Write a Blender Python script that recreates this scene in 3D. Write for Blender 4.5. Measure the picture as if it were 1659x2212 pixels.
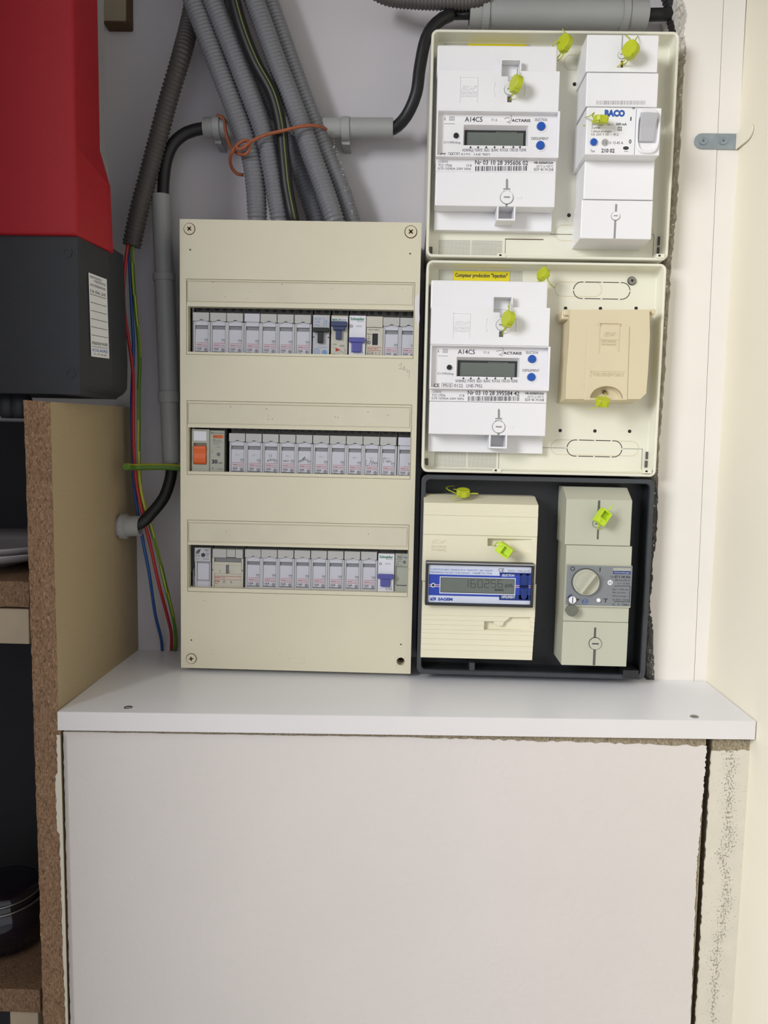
import bpy, bmesh, math, random
from mathutils import Vector, Matrix
random.seed(7)
for o in list(bpy.data.objects): bpy.data.objects.remove(o)
C = bpy.context.scene.collection
SC = bpy.context.scene
# ------------------------------------------------------------------ camera
IW, IH, FPX = 1659, 2212, 1700.0
CAMZ = 1.35
D = Vector((38.5, -158, FPX)).normalized()
V = Vector((-340, 16394, FPX)); V = (V - D * V.dot(D)).normalized()
XI = V.cross(D).normalized()
if XI.x < 0: XI = -XI
def img2world(v): return Vector((v.dot(XI), v.dot(D), -v.dot(V)))
cam_data = bpy.data.cameras.new('camera'); cam = bpy.data.objects.new('camera', cam_data); C.objects.link(cam)
cam_data.sensor_fit = 'VERTICAL'; cam_data.sensor_height = 36; cam_data.lens = FPX / IH * 36; cam_data.clip_start = .01
rx, ry, rz = img2world(Vector((1, 0, 0))), img2world(Vector((0, -1, 0))), img2world(Vector((0, 0, -1)))
cam.matrix_world = Matrix(((rx.x, ry.x, rz.x, 0), (rx.y, ry.y, rz.y, 0), (rx.z, ry.z, rz.z, CAMZ), (0, 0, 0, 1)))
SC.camera = cam
# ------------------------------------------------------------------ world, lights, exposure
w = bpy.data.worlds.new('world'); SC.world = w; w.use_nodes = True
w.node_tree.nodes['Background'].inputs[0].default_value = (.90, .935, 1, 1)
w.node_tree.nodes['Background'].inputs[1].default_value = .68
def area(name, loc, target, sx, sy, power, col):
    l = bpy.data.lights.new(name, 'AREA'); l.shape = 'RECTANGLE'; l.size = sx; l.size_y = sy; l.energy = power; l.color = col
    o = bpy.data.objects.new(name, l); C.objects.link(o); o.location = loc
    o.rotation_euler = (Vector(target) - Vector(loc)).to_track_quat('-Z', 'Y').to_euler()
    return o
area('room_light', (-1.6, -.9, 2.05), (.1, .8, 1.2), 1.0, .8, 62, (.975, .985, 1.0))
SC.view_settings.view_transform = 'Standard'; SC.view_settings.look = 'None'
SC.view_settings.gamma = 1; SC.view_settings.use_curve_mapping = False
SC.view_settings.exposure = 0.0
# ------------------------------------------------------------------ projection helpers: a measured point at a chosen real depth
def ray(px, py): return img2world(Vector((px - IW / 2, py - IH / 2, FPX)))
def U(px, py, Y):
    r = ray(px, py); t = Y / r.y; return Vector((r.x * t, Y, CAMZ + r.z * t))
def UZ(px, py, Z):
    r = ray(px, py); t = (Z - CAMZ) / r.z; return Vector((r.x * t, r.y * t, Z))
def R(x0, y0, x1, y1, Y):
    mx, my = (x0 + x1) / 2, (y0 + y1) / 2
    return U(x0, my, Y).x, U(x1, my, Y).x, U(mx, y1, Y).z, U(mx, y0, Y).z
def MM(px, py, Y): return (U(px + 1, py, Y) - U(px, py, Y)).x
# ------------------------------------------------------------------ materials
def srgb(c):
    return tuple((v / 255 / 12.92 if v / 255 <= .04045 else ((v / 255 + .055) / 1.055) ** 2.4) for v in c) + (1,)
MATS = {}
def mat(name, col, rough=.5, metal=0, var=.03, scale=60, bump=.0, bscale=300, spec=.5, col2=None, trans=0, coat=0):
    m = bpy.data.materials.new(name); m.use_nodes = True; nt = m.node_tree; b = nt.nodes['Principled BSDF']
    b.inputs['Roughness'].default_value = rough; b.inputs['Metallic'].default_value = metal
    b.inputs['Specular IOR Level'].default_value = spec
    if trans: b.inputs['Transmission Weight'].default_value = trans
    tc = nt.nodes.new('ShaderNodeTexCoord')
    n = nt.nodes.new('ShaderNodeTexNoise'); n.inputs['Scale'].default_value = scale; n.inputs['Detail'].default_value = 5
    nt.links.new(tc.outputs['Object'], n.inputs['Vector'])
    cr = nt.nodes.new('ShaderNodeValToRGB')
    c = srgb(col); d = srgb(col2) if col2 else tuple(max(0, v * (1 - var * 2)) for v in c[:3]) + (1,)
    cr.color_ramp.elements[0].position = .3; cr.color_ramp.elements[1].position = .7
    cr.color_ramp.elements[0].color = d; cr.color_ramp.elements[1].color = c
    nt.links.new(n.outputs['Fac'], cr.inputs['Fac']); nt.links.new(cr.outputs['Color'], b.inputs['Base Color'])
    if bump:
        n2 = nt.nodes.new('ShaderNodeTexNoise'); n2.inputs['Scale'].default_value = bscale; n2.inputs['Detail'].default_value = 4
        nt.links.new(tc.outputs['Object'], n2.inputs['Vector'])
        bp = nt.nodes.new('ShaderNodeBump'); bp.inputs['Strength'].default_value = bump; bp.inputs['Distance'].default_value = .001
        nt.links.new(n2.outputs['Fac'], bp.inputs['Height']); nt.links.new(bp.outputs['Normal'], b.inputs['Normal'])
    MATS[name] = m; return m
mat('wall_paint', (214, 210, 214), .85, var=.03, scale=9, bump=.25, bscale=45)
mat('cream_paint', (234, 227, 208), .8, var=.015, scale=6, bump=.2, bscale=40)
mat('pier_paint', (237, 232, 225), .7, var=.02, scale=14, bump=.25, bscale=60)
mat('raw_plaster', (232, 227, 217), .95, scale=130, bump=.6, bscale=400, col2=(176, 168, 156))
mat('dark_hole', (20, 18, 17), .9)
mat('beige', (217, 211, 187), .42, var=.02, scale=14, bump=.05, bscale=900)
mat('beige_insert', (214, 208, 186), .5, var=.035, scale=30, bump=.05, bscale=900)
mat('screw_beige', (216, 208, 182), .45)
mat('ivory', (233, 231, 214), .4, var=.01, scale=20)
mat('ivory_warm', (218, 205, 172), .45, var=.015, scale=20)
mat('cream_plastic', (230, 224, 198), .45, var=.015, scale=20)
mat('white_plastic', (237, 236, 238), .38, var=.006, scale=20)
mat('white_label', (234, 232, 234), .35, var=.005)
mat('grey_green', (190, 190, 172), .45, var=.015, scale=25)
mat('plate_grey', (128, 132, 136), .4, var=.02)
mat('dial', (188, 187, 170), .35)
mat('black_plastic', (38, 40, 44), .45, var=.1, scale=40)
mat('black_rim', (62, 65, 70), .4, var=.1, scale=40)
mat('ink', (54, 52, 60), .6)
mat('ink_grey', (112, 110, 116), .6)
mat('ink_pale', (176, 172, 172), .6)
mat('ink_mid', (150, 148, 148), .6)
mat('ink_blue', (40, 88, 170), .5)
mat('ink_paleblue', (110, 150, 200), .5)
mat('ink_green', (30, 120, 78), .5)
mat('ink_red', (176, 50, 46), .5)
mat('ink_orange', (210, 110, 50), .5)
mat('ink_white', (215, 218, 230), .5)
mat('lcd', (104, 110, 104), .18, var=.02)
mat('lcd_dark', (44, 46, 46), .2)
mat('lcd_digit', (66, 70, 66), .3)
mat('button_blue', (26, 84, 176), .35)
mat('panel_blue', (40, 66, 168), .35)
mat('panel_white', (206, 212, 230), .35)
mat('deep_blue', (24, 50, 122), .3)
mat('seal_yellow', (190, 200, 38), .4, var=.05, scale=200)
mat('seal_lime', (196, 226, 44), .4, var=.05, scale=200)
mat('seal_grey', (112, 114, 104), .5, var=.1, scale=300)
mat('sticker_yellow', (232, 216, 24), .45, var=.01)
mat('breaker_grey', (184, 184, 188), .4, var=.01)
mat('breaker_flap', (182, 182, 180), .35, var=.02, scale=200)
mat('breaker_label', (196, 196, 206), .4, var=.01)
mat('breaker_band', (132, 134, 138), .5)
mat('breaker_body', (92, 90, 88), .6, var=.08)
mat('breaker_white', (222, 222, 230), .4)
mat('breaker_warm', (196, 192, 178), .45)
mat('module_green', (170, 172, 160), .45)
mat('toggle_black', (24, 24, 26), .4)
mat('toggle_navy', (52, 62, 100), .45)
mat('toggle_violet', (84, 84, 158), .4)
mat('toggle_orange', (222, 104, 46), .45)
mat('conduit', (126, 127, 132), .42, var=.05, scale=40)
mat('conduit_dark', (84, 80, 78), .5, var=.06, scale=40)
mat('conduit_black', (34, 32, 32), .5)
mat('pipe_grey', (164, 165, 164), .45, var=.03, scale=30)
mat('cable_black', (27, 27, 30), .45, var=.1)
mat('wire_red', (176, 40, 46), .4)
mat('wire_blue', (40, 84, 150), .4)
mat('wire_green', (88, 128, 40), .4)
mat('wire_yellow', (190, 190, 60), .4)
mat('stripe_olive', (104, 116, 56), .5)
mat('copper_tie', (170, 94, 62), .5, var=.1, scale=300, bump=.5, bscale=1500)
mat('inverter_red', (158, 24, 34), .5, spec=.3, var=.02, bump=.3, bscale=2200)
mat('inverter_black', (36, 38, 44), .6, var=.05, bump=.3, bscale=2200)
mat('metal_light', (170, 170, 172), .45, metal=.3)
mat('zinc', (160, 172, 180), .4, metal=.55, var=.1, scale=120)
mat('steel', (150, 148, 142), .3, metal=.8)
mat('melamine', (236, 237, 242), .35, var=.008, scale=10)
mat('melamine_edge', (224, 220, 219), .4, var=.01, scale=14)
mat('door_paint', (216, 209, 204), .55, var=.02, scale=7, bump=.35, bscale=170)
mat('strip_paint', (214, 207, 190), .6, var=.02, scale=20)
mat('chipboard_face', (166, 148, 116), .6, var=.05, scale=500, bump=.15, bscale=600)
mat('pine', (196, 178, 152), .7, var=.07, scale=40)
mat('paper', (214, 214, 214), .7)
mat('glaze', (206, 202, 204), .25, var=.05)
mat('brown_edge', (96, 70, 46), .8, var=.2, scale=200)
mat('room_floor', (150, 150, 152), .6)
mat('shade_dark', (44, 45, 50), .8)  # near-black tone, shade put into the colour
mat('beige_block', (150, 140, 118), .7)
mat('glass_dark', (30, 24, 34), .08, spec=.8)
def chip_mat(name, cols):
    m = mat(name, (168, 124, 86), .9, scale=150, bump=1.0, bscale=700)
    nt = m.node_tree; b = nt.nodes['Principled BSDF']
    tc = nt.nodes['Texture Coordinate']; mp = nt.nodes.new('ShaderNodeMapping'); mp.inputs['Scale'].default_value = (1, 1, .45)
    nt.links.new(tc.outputs['Object'], mp.inputs['Vector'])
    v = nt.nodes.new('ShaderNodeTexVoronoi'); v.inputs['Scale'].default_value = 900
    nt.links.new(mp.outputs['Vector'], v.inputs['Vector'])
    cr = nt.nodes.new('ShaderNodeValToRGB'); e = cr.color_ramp.elements
    e[0].position = 0; e[0].color = srgb(cols[0]); e[1].position = 1; e[1].color = srgb(cols[3])
    k = e.new(.35); k.color = srgb(cols[1]); k = e.new(.7); k.color = srgb(cols[2])
    nt.links.new(v.outputs['Color'], cr.inputs['Fac']); nt.links.new(cr.outputs['Color'], b.inputs['Base Color'])
chip_mat('chipboard_edge', ((92, 70, 52), (134, 103, 77), (146, 116, 88), (172, 143, 113)))
chip_mat('chipboard_pale', ((104, 92, 74), (150, 136, 112), (160, 148, 124), (178, 168, 146)))
def scuff_mat():
    # painted strip with dark scuff marks running vertically (wear with its own shape)
    m = mat('strip_scuffed', (214, 208, 192), .6, bump=.3, bscale=170); nt = m.node_tree; b = nt.nodes['Principled BSDF']
    tc = nt.nodes['Texture Coordinate']
    n = nt.nodes.new('ShaderNodeTexNoise'); n.inputs['Scale'].default_value = 700; n.inputs['Detail'].default_value = 6
    mp = nt.nodes.new('ShaderNodeMapping'); mp.inputs['Scale'].default_value = (1, 1, .6); nt.links.new(tc.outputs['Object'], mp.inputs['Vector'])
    nt.links.new(mp.outputs['Vector'], n.inputs['Vector'])
    sx = nt.nodes.new('ShaderNodeSeparateXYZ'); nt.links.new(tc.outputs['Object'], sx.inputs[0])
    n3 = nt.nodes.new('ShaderNodeTexNoise'); n3.inputs['Scale'].default_value = 22; nt.links.new(tc.outputs['Object'], n3.inputs['Vector'])
    def math_(op, a, bb):
        k = nt.nodes.new('ShaderNodeMath'); k.operation = op
        for i, q in enumerate((a, bb)):
            if isinstance(q, (int, float)): k.inputs[i].default_value = q
            else: nt.links.new(q, k.inputs[i])
        return k.outputs[0]
    # distance from a wandering vertical line at local x = .016
    wob = math_('MULTIPLY', math_('SUBTRACT', n3.outputs['Fac'], .5), .03)
    dd = math_('ABSOLUTE', math_('SUBTRACT', math_('SUBTRACT', math_('ADD', sx.outputs['X'], wob), math_('MULTIPLY', sx.outputs['Z'], .01)), .0145), 0)
    band = math_('SUBTRACT', 1.0, math_('DIVIDE', dd, .0085)); band = math_('MAXIMUM', band, 0.0)
    sc = math_('GREATER_THAN', math_('ADD', math_('MULTIPLY', band, .16), n.outputs['Fac']), .668)
    mx = nt.nodes.new('ShaderNodeMixRGB'); nt.links.new(math_('MULTIPLY', sc, .6), mx.inputs[0])
    src = b.inputs['Base Color'].links[0].from_socket
    nt.links.new(src, mx.inputs[1]); mx.inputs[2].default_value = srgb((96, 88, 76)); nt.links.new(mx.outputs[0], b.inputs['Base Color'])
scuff_mat()
# ------------------------------------------------------------------ mesh builder
class MB:
    def __init__(s): s.v = []; s.f = []; s.m = []; s.sm = []
    def add(s, vs, fs, mi=0, smooth=False):
        k = len(s.v); s.v += [tuple(p) for p in vs]
        for f in fs: s.f.append(tuple(i + k for i in f)); s.m.append(mi); s.sm.append(smooth)
        return s
    def box(s, x0, x1, y0, y1, z0, z1, mi=0):
        if x0 > x1: x0, x1 = x1, x0
        if z0 > z1: z0, z1 = z1, z0
        v = [(x0, y0, z0), (x1, y0, z0), (x1, y1, z0), (x0, y1, z0), (x0, y0, z1), (x1, y0, z1), (x1, y1, z1), (x0, y1, z1)]
        return s.add(v, [(0, 1, 5, 4), (1, 2, 6, 5), (2, 3, 7, 6), (3, 0, 4, 7), (4, 5, 6, 7), (3, 2, 1, 0)], mi)
    def boxr(s, r, y0, y1, mi=0): return s.box(r[0], r[1], y0, y1, r[2], r[3], mi)
    def hexa(s, front, back, mi=0):
        # front, back: 4 points each, TL TR BR BL seen from the front
        return s.add(list(front) + list(back), [(3, 2, 1, 0), (4, 5, 6, 7), (0, 1, 5, 4), (1, 2, 6, 5), (2, 3, 7, 6), (3, 0, 4, 7)], mi)
    def prism(s, pts, y0, y1, mi=0, smooth=False, pts2=None):
        # pts (x,z) clockwise or not; front at y0, back at y1
        n = len(pts); q = pts2 or pts
        a = sum(pts[i][0] * pts[(i + 1) % n][1] - pts[(i + 1) % n][0] * pts[i][1] for i in range(n))
        if a < 0: pts = pts[::-1]; q = q[::-1]
        v = [(x, y0, z) for x, z in pts] + [(x, y1, z) for x, z in q]
        s.add(v, [tuple(range(n)), tuple(range(2 * n - 1, n - 1, -1))], mi)
        k = len(s.v) - 2 * n
        for i in range(n):
            j = (i + 1) % n; s.f.append((k + i, k + n + i, k + n + j, k + j)); s.m.append(mi); s.sm.append(smooth)
        return s
    def cyl(s, cx, cz, r, y0, y1, n=24, mi=0, r2=None, smooth=True):
        p = [(cx + r * math.cos(2 * math.pi * i / n), cz + r * math.sin(2 * math.pi * i / n)) for i in range(n)]
        r2 = r if r2 is None else r2
        q = [(cx + r2 * math.cos(2 * math.pi * i / n), cz + r2 * math.sin(2 * math.pi * i / n)) for i in range(n)]
        return s.prism(p, y0, y1, mi, smooth, q)
    def ring(s, cx, cz, r0, r1, y0, y1, n=28, mi=0):
        v = []
        for i in range(n):
            c, t = math.cos(2 * math.pi * i / n), math.sin(2 * math.pi * i / n)
            v += [(cx + r1 * c, y1, cz + r1 * t), (cx + r1 * c, y0, cz + r1 * t), (cx + r0 * c, y0, cz + r0 * t), (cx + r0 * c, y1, cz + r0 * t)]
        f = []
        for i in range(n):
            a, b = 4 * i, 4 * ((i + 1) % n)
            for k in range(4): f.append((a + k, a + (k + 1) % 4, b + (k + 1) % 4, b + k))
        return s.add(v, f, mi)
    def plate(s, x0, x1, z0, z1, y0, y1, holes=(), mi=0):
        xs = sorted({x0, x1} | {min(max(h[k], x0), x1) for h in holes for k in (0, 1)})
        zs = sorted({z0, z1} | {min(max(h[k], z0), z1) for h in holes for k in (2, 3)})
        def solid(i, j):
            if i < 0 or j < 0 or i >= len(xs) - 1 or j >= len(zs) - 1: return False
            cx, cz = (xs[i] + xs[i + 1]) / 2, (zs[j] + zs[j + 1]) / 2
            return not any(h[0] < cx < h[1] and h[2] < cz < h[3] for h in holes)
        idx = {}
        def vi(i, j, b):
            k = (i, j, b)
            if k not in idx: idx[k] = len(s.v); s.v.append((xs[i], y1 if b else y0, zs[j]))
            return idx[k]
        def F(*q): s.f.append(q); s.m.append(mi); s.sm.append(False)
        for i in range(len(xs) - 1):
            for j in range(len(zs) - 1):
                if not solid(i, j): continue
                F(vi(i, j, 0), vi(i + 1, j, 0), vi(i + 1, j + 1, 0), vi(i, j + 1, 0))
                F(vi(i, j, 1), vi(i, j + 1, 1), vi(i + 1, j + 1, 1), vi(i + 1, j, 1))
                if not solid(i - 1, j): F(vi(i, j, 0), vi(i, j + 1, 0), vi(i, j + 1, 1), vi(i, j, 1))
                if not solid(i + 1, j): F(vi(i + 1, j, 0), vi(i + 1, j, 1), vi(i + 1, j + 1, 1), vi(i + 1, j + 1, 0))
                if not solid(i, j - 1): F(vi(i, j, 0), vi(i, j, 1), vi(i + 1, j, 1), vi(i + 1, j, 0))
                if not solid(i, j + 1): F(vi(i, j + 1, 0), vi(i + 1, j + 1, 0), vi(i + 1, j + 1, 1), vi(i, j + 1, 1))
        return s
    def tube(s, path, r, n=14, mi=0, cap=True, fm=None, rf=None):
        N = len(path); path = [Vector(p) for p in path]
        t0 = (path[1] - path[0]).normalized()
        up = Vector((0, -1, 0))
        if abs(t0.dot(up)) > .9: up = Vector((1, 0, 0))
        a = t0.cross(up).normalized(); k = len(s.v); prev = t0
        for i in range(N):
            t = (path[min(i + 1, N - 1)] - path[max(i - 1, 0)]).normalized()
            q = prev.rotation_difference(t); a = (q @ a); a = (a - t * a.dot(t)).normalized(); prev = t
            b = t.cross(a); rr = rf(i) if rf else r
            for j in range(n):
                th = 2 * math.pi * j / n
                s.v.append(tuple(path[i] + (a * math.cos(th) + b * math.sin(th)) * rr))
        for i in range(N - 1):
            for j in range(n):
                jj = (j + 1) % n
                s.f.append((k + i * n + j, k + i * n + jj, k + (i + 1) * n + jj, k + (i + 1) * n + j))
                s.m.append(fm(i, j) if fm else mi); s.sm.append(True)
        if cap:
            s.f.append(tuple(k + j for j in range(n))[::-1]); s.m.append(mi); s.sm.append(False)
            s.f.append(tuple(k + (N - 1) * n + j for j in range(n))); s.m.append(mi); s.sm.append(False)
        return s
    def sheet(s, loops, mi=0, smooth=False, close_last=True):
        # loops of equal length bridged in order
        n = len(loops[0]); k = len(s.v)
        for L in loops: s.v += [tuple(p) for p in L]
        for a in range(len(loops) - 1):
            for j in range(n):
                jj = (j + 1) % n
                s.f.append((k + a * n + j, k + a * n + jj, k + (a + 1) * n + jj, k + (a + 1) * n + j)); s.m.append(mi); s.sm.append(smooth)
        if close_last: s.f.append(tuple(k + (len(loops) - 1) * n + j for j in range(n))); s.m.append(mi); s.sm.append(False)
        return s
    def mesh(s, name, mats, org=(0, 0, 0)):
        me = bpy.data.meshes.new(name)
        me.from_pydata([(a - org[0], b - org[1], c - org[2]) for a, b, c in s.v], [], s.f)
        for m in mats: me.materials.append(MATS[m])
        me.polygons.foreach_set('material_index', s.m); me.polygons.foreach_set('use_smooth', s.sm)
        bm = bmesh.new(); bm.from_mesh(me); bmesh.ops.recalc_face_normals(bm, faces=bm.faces); bm.to_mesh(me); bm.free()
        me.update(); return me
def obj(name, mb, mats, parent=None, bevel=0, seg=2, flat=False, org=None):
    """links the builder as ONE mesh object; geometry is written in world metres (or local ones when the parent is a local-frame thing)"""
    if isinstance(mats, str): mats = [mats]
    if parent is not None and parent.get('_local'): o_ = (0, 0, 0)
    elif parent is not None:
        p = parent; o_ = Vector((0, 0, 0))
        while p is not None: o_ = o_ + p.location; p = p.parent
    else: o_ = Vector(org) if org else None
    if o_ is None:
        xs = [v[0] for v in mb.v]; ys = [v[1] for v in mb.v]; zs = [v[2] for v in mb.v]
        o_ = Vector(((min(xs) + max(xs)) / 2, (min(ys) + max(ys)) / 2, min(zs)))
    me = mb.mesh(name, mats, o_); o = bpy.data.objects.new(name, me); C.objects.link(o)
    if parent is not None:
        o.parent = parent
        if parent.get('_local'): o['_local'] = 1
    else: o.location = o_
    if bevel:
        b = o.modifiers.new('bevel', 'BEVEL'); b.width = bevel; b.segments = seg; b.limit_method = 'ANGLE'; b.angle_limit = .7
    return o
def thing(name, label, cat, loc=(0, 0, 0), group=None, local=False, roty=0):
    o = bpy.data.objects.new(name, None); C.objects.link(o); o.location = loc; o.rotation_euler = (0, roty, 0)
    o.empty_display_size = .01; o['label'] = label; o['category'] = cat
    if group: o['group'] = group
    if local: o['_local'] = 1
    return o
def tag(o, label, cat, group=None):
    o['label'] = label; o['category'] = cat
    if group: o['group'] = group
    return o
def struct(name, mb, m, parent=None, **k):
    o = obj(name, mb, m, parent, **k)
    if parent is None: o['kind'] = 'structure'
    return o
def copy_tree(o, parent=None):
    c = o.copy(); C.objects.link(c); c.parent = parent
    for ch in o.children: copy_tree(ch, c)
    return c
# ------------------------------------------------------------------ text as geometry
_tc = {}
def glyphs(s, bold, shear, ext):
    k = (s, bold, shear, ext)
    if k not in _tc:
        cu = bpy.data.curves.new('t', 'FONT'); cu.body = s; cu.resolution_u = 2; cu.offset = bold; cu.shear = shear; cu.extrude = ext
        o = bpy.data.objects.new('t', cu); C.objects.link(o)
        bpy.context.view_layer.update()
        me = bpy.data.meshes.new_from_object(o.evaluated_get(bpy.context.evaluated_depsgraph_get()))
        vs = [tuple(v.co) for v in me.vertices]; fs = [tuple(p.vertices) for p in me.polygons]
        bpy.data.objects.remove(o); bpy.data.curves.remove(cu); bpy.data.meshes.remove(me)
        x0 = min(v[0] for v in vs); x1 = max(v[0] for v in vs); y0 = min(v[1] for v in vs); y1 = max(v[1] for v in vs)
        _tc[k] = ([((v[0] - x0) / (x1 - x0), (v[1] - y0) / max(1e-6, y1 - y0), v[2]) for v in vs], fs)
    return _tc[k]
def T_(mb, s, x0, x1, z0, z1, y, mi=0, bold=0, shear=0, ext=0):
    vs, fs = glyphs(s, bold, shear, 1.0 if ext else 0)
    mb.add([(x0 + a * (x1 - x0), y - .00012 - ext * (c + 1) * .5 if ext else y - .00012, z0 + b * (z1 - z0)) for a, b, c in vs], fs, mi)
def T(mb, s, px0, py0, px1, py1, Y, mi=0, **k):
    r = R(px0, py0, px1, py1, Y); T_(mb, s, r[0], r[1], r[2], r[3], Y, mi, **k)
def Q(mb, px0, py0, px1, py1, Y, mi=0, t=.0001, up=.0001):
    r = R(px0, py0, px1, py1, Y); mb.boxr(r, Y - up, Y - up + t, mi)
def carve(o, cutters):
    # cuts real recesses into an object and applies them
    tmp = []
    for mb in cutters:
        me = mb.mesh('cut', ['ink'], (0, 0, 0)); c = bpy.data.objects.new('cut', me); C.objects.link(c); tmp.append(c)
        b = o.modifiers.new('cut', 'BOOLEAN'); b.object = c; b.solver = 'EXACT'; b.operation = 'DIFFERENCE'
    bev = [(m_.width, m_.segments) for m_ in o.modifiers if m_.type == 'BEVEL']
    for m_ in [m_ for m_ in o.modifiers if m_.type == 'BEVEL']: o.modifiers.remove(m_)
    bpy.context.view_layer.update()
    me = bpy.data.meshes.new_from_object(o.evaluated_get(bpy.context.evaluated_depsgraph_get())); o.modifiers.clear(); o.data = me
    if len(me.materials) > 1:
        for p in me.polygons: p.material_index = 0
    for c in tmp: bpy.data.objects.remove(c)
    for w_, s_ in bev:
        b = o.modifiers.new('bevel', 'BEVEL'); b.width = min(w_, .0004); b.segments = 2; b.limit_method = 'ANGLE'; b.angle_limit = .7
def wedge(pts, Y, depth_left, depth_right):
    # cutter: outline at px points, floor sloping from depth_left to depth_right
    P_ = [(U(x, y, Y).x, U(x, y, Y).z) for x, y in pts]; x0 = min(p[0] for p in P_); x1 = max(p[0] for p in P_); n = len(P_); mb = MB()
    a = sum(P_[i][0] * P_[(i + 1) % n][1] - P_[(i + 1) % n][0] * P_[i][1] for i in range(n))
    if a < 0: P_ = P_[::-1]
    return mb.add([(x, Y - .01, z) for x, z in P_] + [(x, Y + depth_left + (depth_right - depth_left) * (x - x0) / (x1 - x0), z) for x, z in P_], [tuple(range(n)), tuple(range(2 * n - 1, n - 1, -1))] + [(i, n + i, n + (i + 1) % n, (i + 1) % n) for i in range(n)])
def rr(x0, x1, z0, z1, r, n=5):
    p = []
    for cx, cz, a in ((x1 - r, z1 - r, 0), (x0 + r, z1 - r, 90), (x0 + r, z0 + r, 180), (x1 - r, z0 + r, 270)):
        for i in range(n + 1):
            t = math.radians(a + 90 * i / n); p.append((cx + r * math.cos(t), cz + r * math.sin(t)))
    return p
def spline(pts, step=.004):
    P = [Vector(p) for p in pts]; P = [P[0] * 2 - P[1]] + P + [P[-1] * 2 - P[-2]]; out = []
    for i in range(1, len(P) - 2):
        n = max(2, int((P[i + 1] - P[i]).length / step))
        for k in range(n):
            t = k / n; a, b, c, d = P[i - 1], P[i], P[i + 1], P[i + 2]
            out.append(.5 * ((2 * b) + (c - a) * t + (2 * a - 5 * b + 4 * c - d) * t * t + (3 * b - 3 * c + d - a) * t ** 3))
    out.append(P[-2]); return out
def resample(p, step):
    out = [p[0]]; acc = 0
    for i in range(1, len(p)):
        a, b = p[i - 1], p[i]; L = (b - a).length
        while acc + L >= step:
            t = (step - acc) / L; a = a.lerp(b, t); out.append(a); L = (b - a).length; acc = 0
            if L < 1e-9: break
        acc += L
    return out
def upath(pts, Y):
    return [U(p[0], p[1], p[2] if len(p) > 2 else Y) for p in pts]
# ================================================================== SETTING
BACK, YP, RIM, BASE, PIER, FRONT = .893, .811, .805, .824, .829, .683
ZSH = CAMZ - .2512                       # top of the white shelf
# back wall
struct('wall_back', MB().box(-.85, .42, BACK, BACK + .1, 0, 2.5), 'wall_paint')
# right side wall, slightly out of square, running towards the viewer
a0, a1 = UZ(1531, 1476, ZSH), UZ(1635, 1558, ZSH)
dirw = (a1 - a0); dirw.z = 0; dirw.normalize()
e = a0 - dirw * .12; g = a0 + dirw * .70
mb = MB()
mb.hexa([Vector((e.x, e.y, 2.5)), Vector((g.x, g.y, 2.5)), Vector((g.x, g.y, 0)), Vector((e.x, e.y, 0))],
        [Vector((e.x + .12, e.y, 2.5)), Vector((g.x + .12, g.y, 2.5)), Vector((g.x + .12, g.y, 0)), Vector((e.x + .12, e.y, 0))])
struct('wall_right', mb, 'cream_paint')
# pier between the boxes and the side wall: ragged left edge
def ragged(p0, p1, n, amp, sx=1, seed=1):
    rnd = random.Random(seed); out = []; d = 0
    for i in range(n + 1):
        t = i / n; d = d * .6 + rnd.uniform(-amp, amp)
        q = p0.lerp(p1, t); out.append(Vector((q.x + d, q.y, q.z)))
    return out
keys = [(1477, -60), (1476, 0), (1484, 30), (1478, 70), (1482, 110), (1477, 160), (1473, 230), (1470, 300), (1466, 380), (1462, 460), (1455, 520), (1451, 570),
        (1446, 640), (1440, 730), (1436, 820), (1430, 900), (1424, 960), (1422, 1030), (1420, 1130), (1417, 1180), (1411, 1200), (1409, 1260), (1404, 1300), (1406, 1330), (1410, 1360), (1413, 1420), (1412, 1480)]
rnd = random.Random(3); left = []
for i in range(len(keys) - 1):
    for k in range(8):
        t = k / 8; x = keys[i][0] * (1 - t) + keys[i + 1][0] * t; y = keys[i][1] * (1 - t) + keys[i + 1][1] * t
        left.append(U(x + rnd.uniform(-1.8, 1.8), y, PIER))
tR, bR = U(1606, -60, PIER), U(1529, 1480, PIER)
pier = thing('wall_right_pier', '', '', (bR.x, PIER, ZSH)); del pier['label']; del pier['category']; pier['kind'] = 'structure'
pier.name = 'trim_1'
crackT, crackB = U(1566, -60, PIER), U(1499, 1480, PIER)
mb = MB(); mb.prism([(p.x, p.z) for p in left] + [(crackB.x - .0003, crackB.z), (crackT.x - .0003, crackT.z)], PIER, BACK - .001)
obj('plaster_face', mb, 'pier_paint', pier)
mb = MB(); mb.prism([(crackT.x + .0003, crackT.z), (tR.x + .004, tR.z), (bR.x + .004, bR.z), (crackB.x + .0003, crackB.z)], PIER + .0004, BACK - .001)
obj('corner_bead', mb, 'pier_paint', pier)
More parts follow.
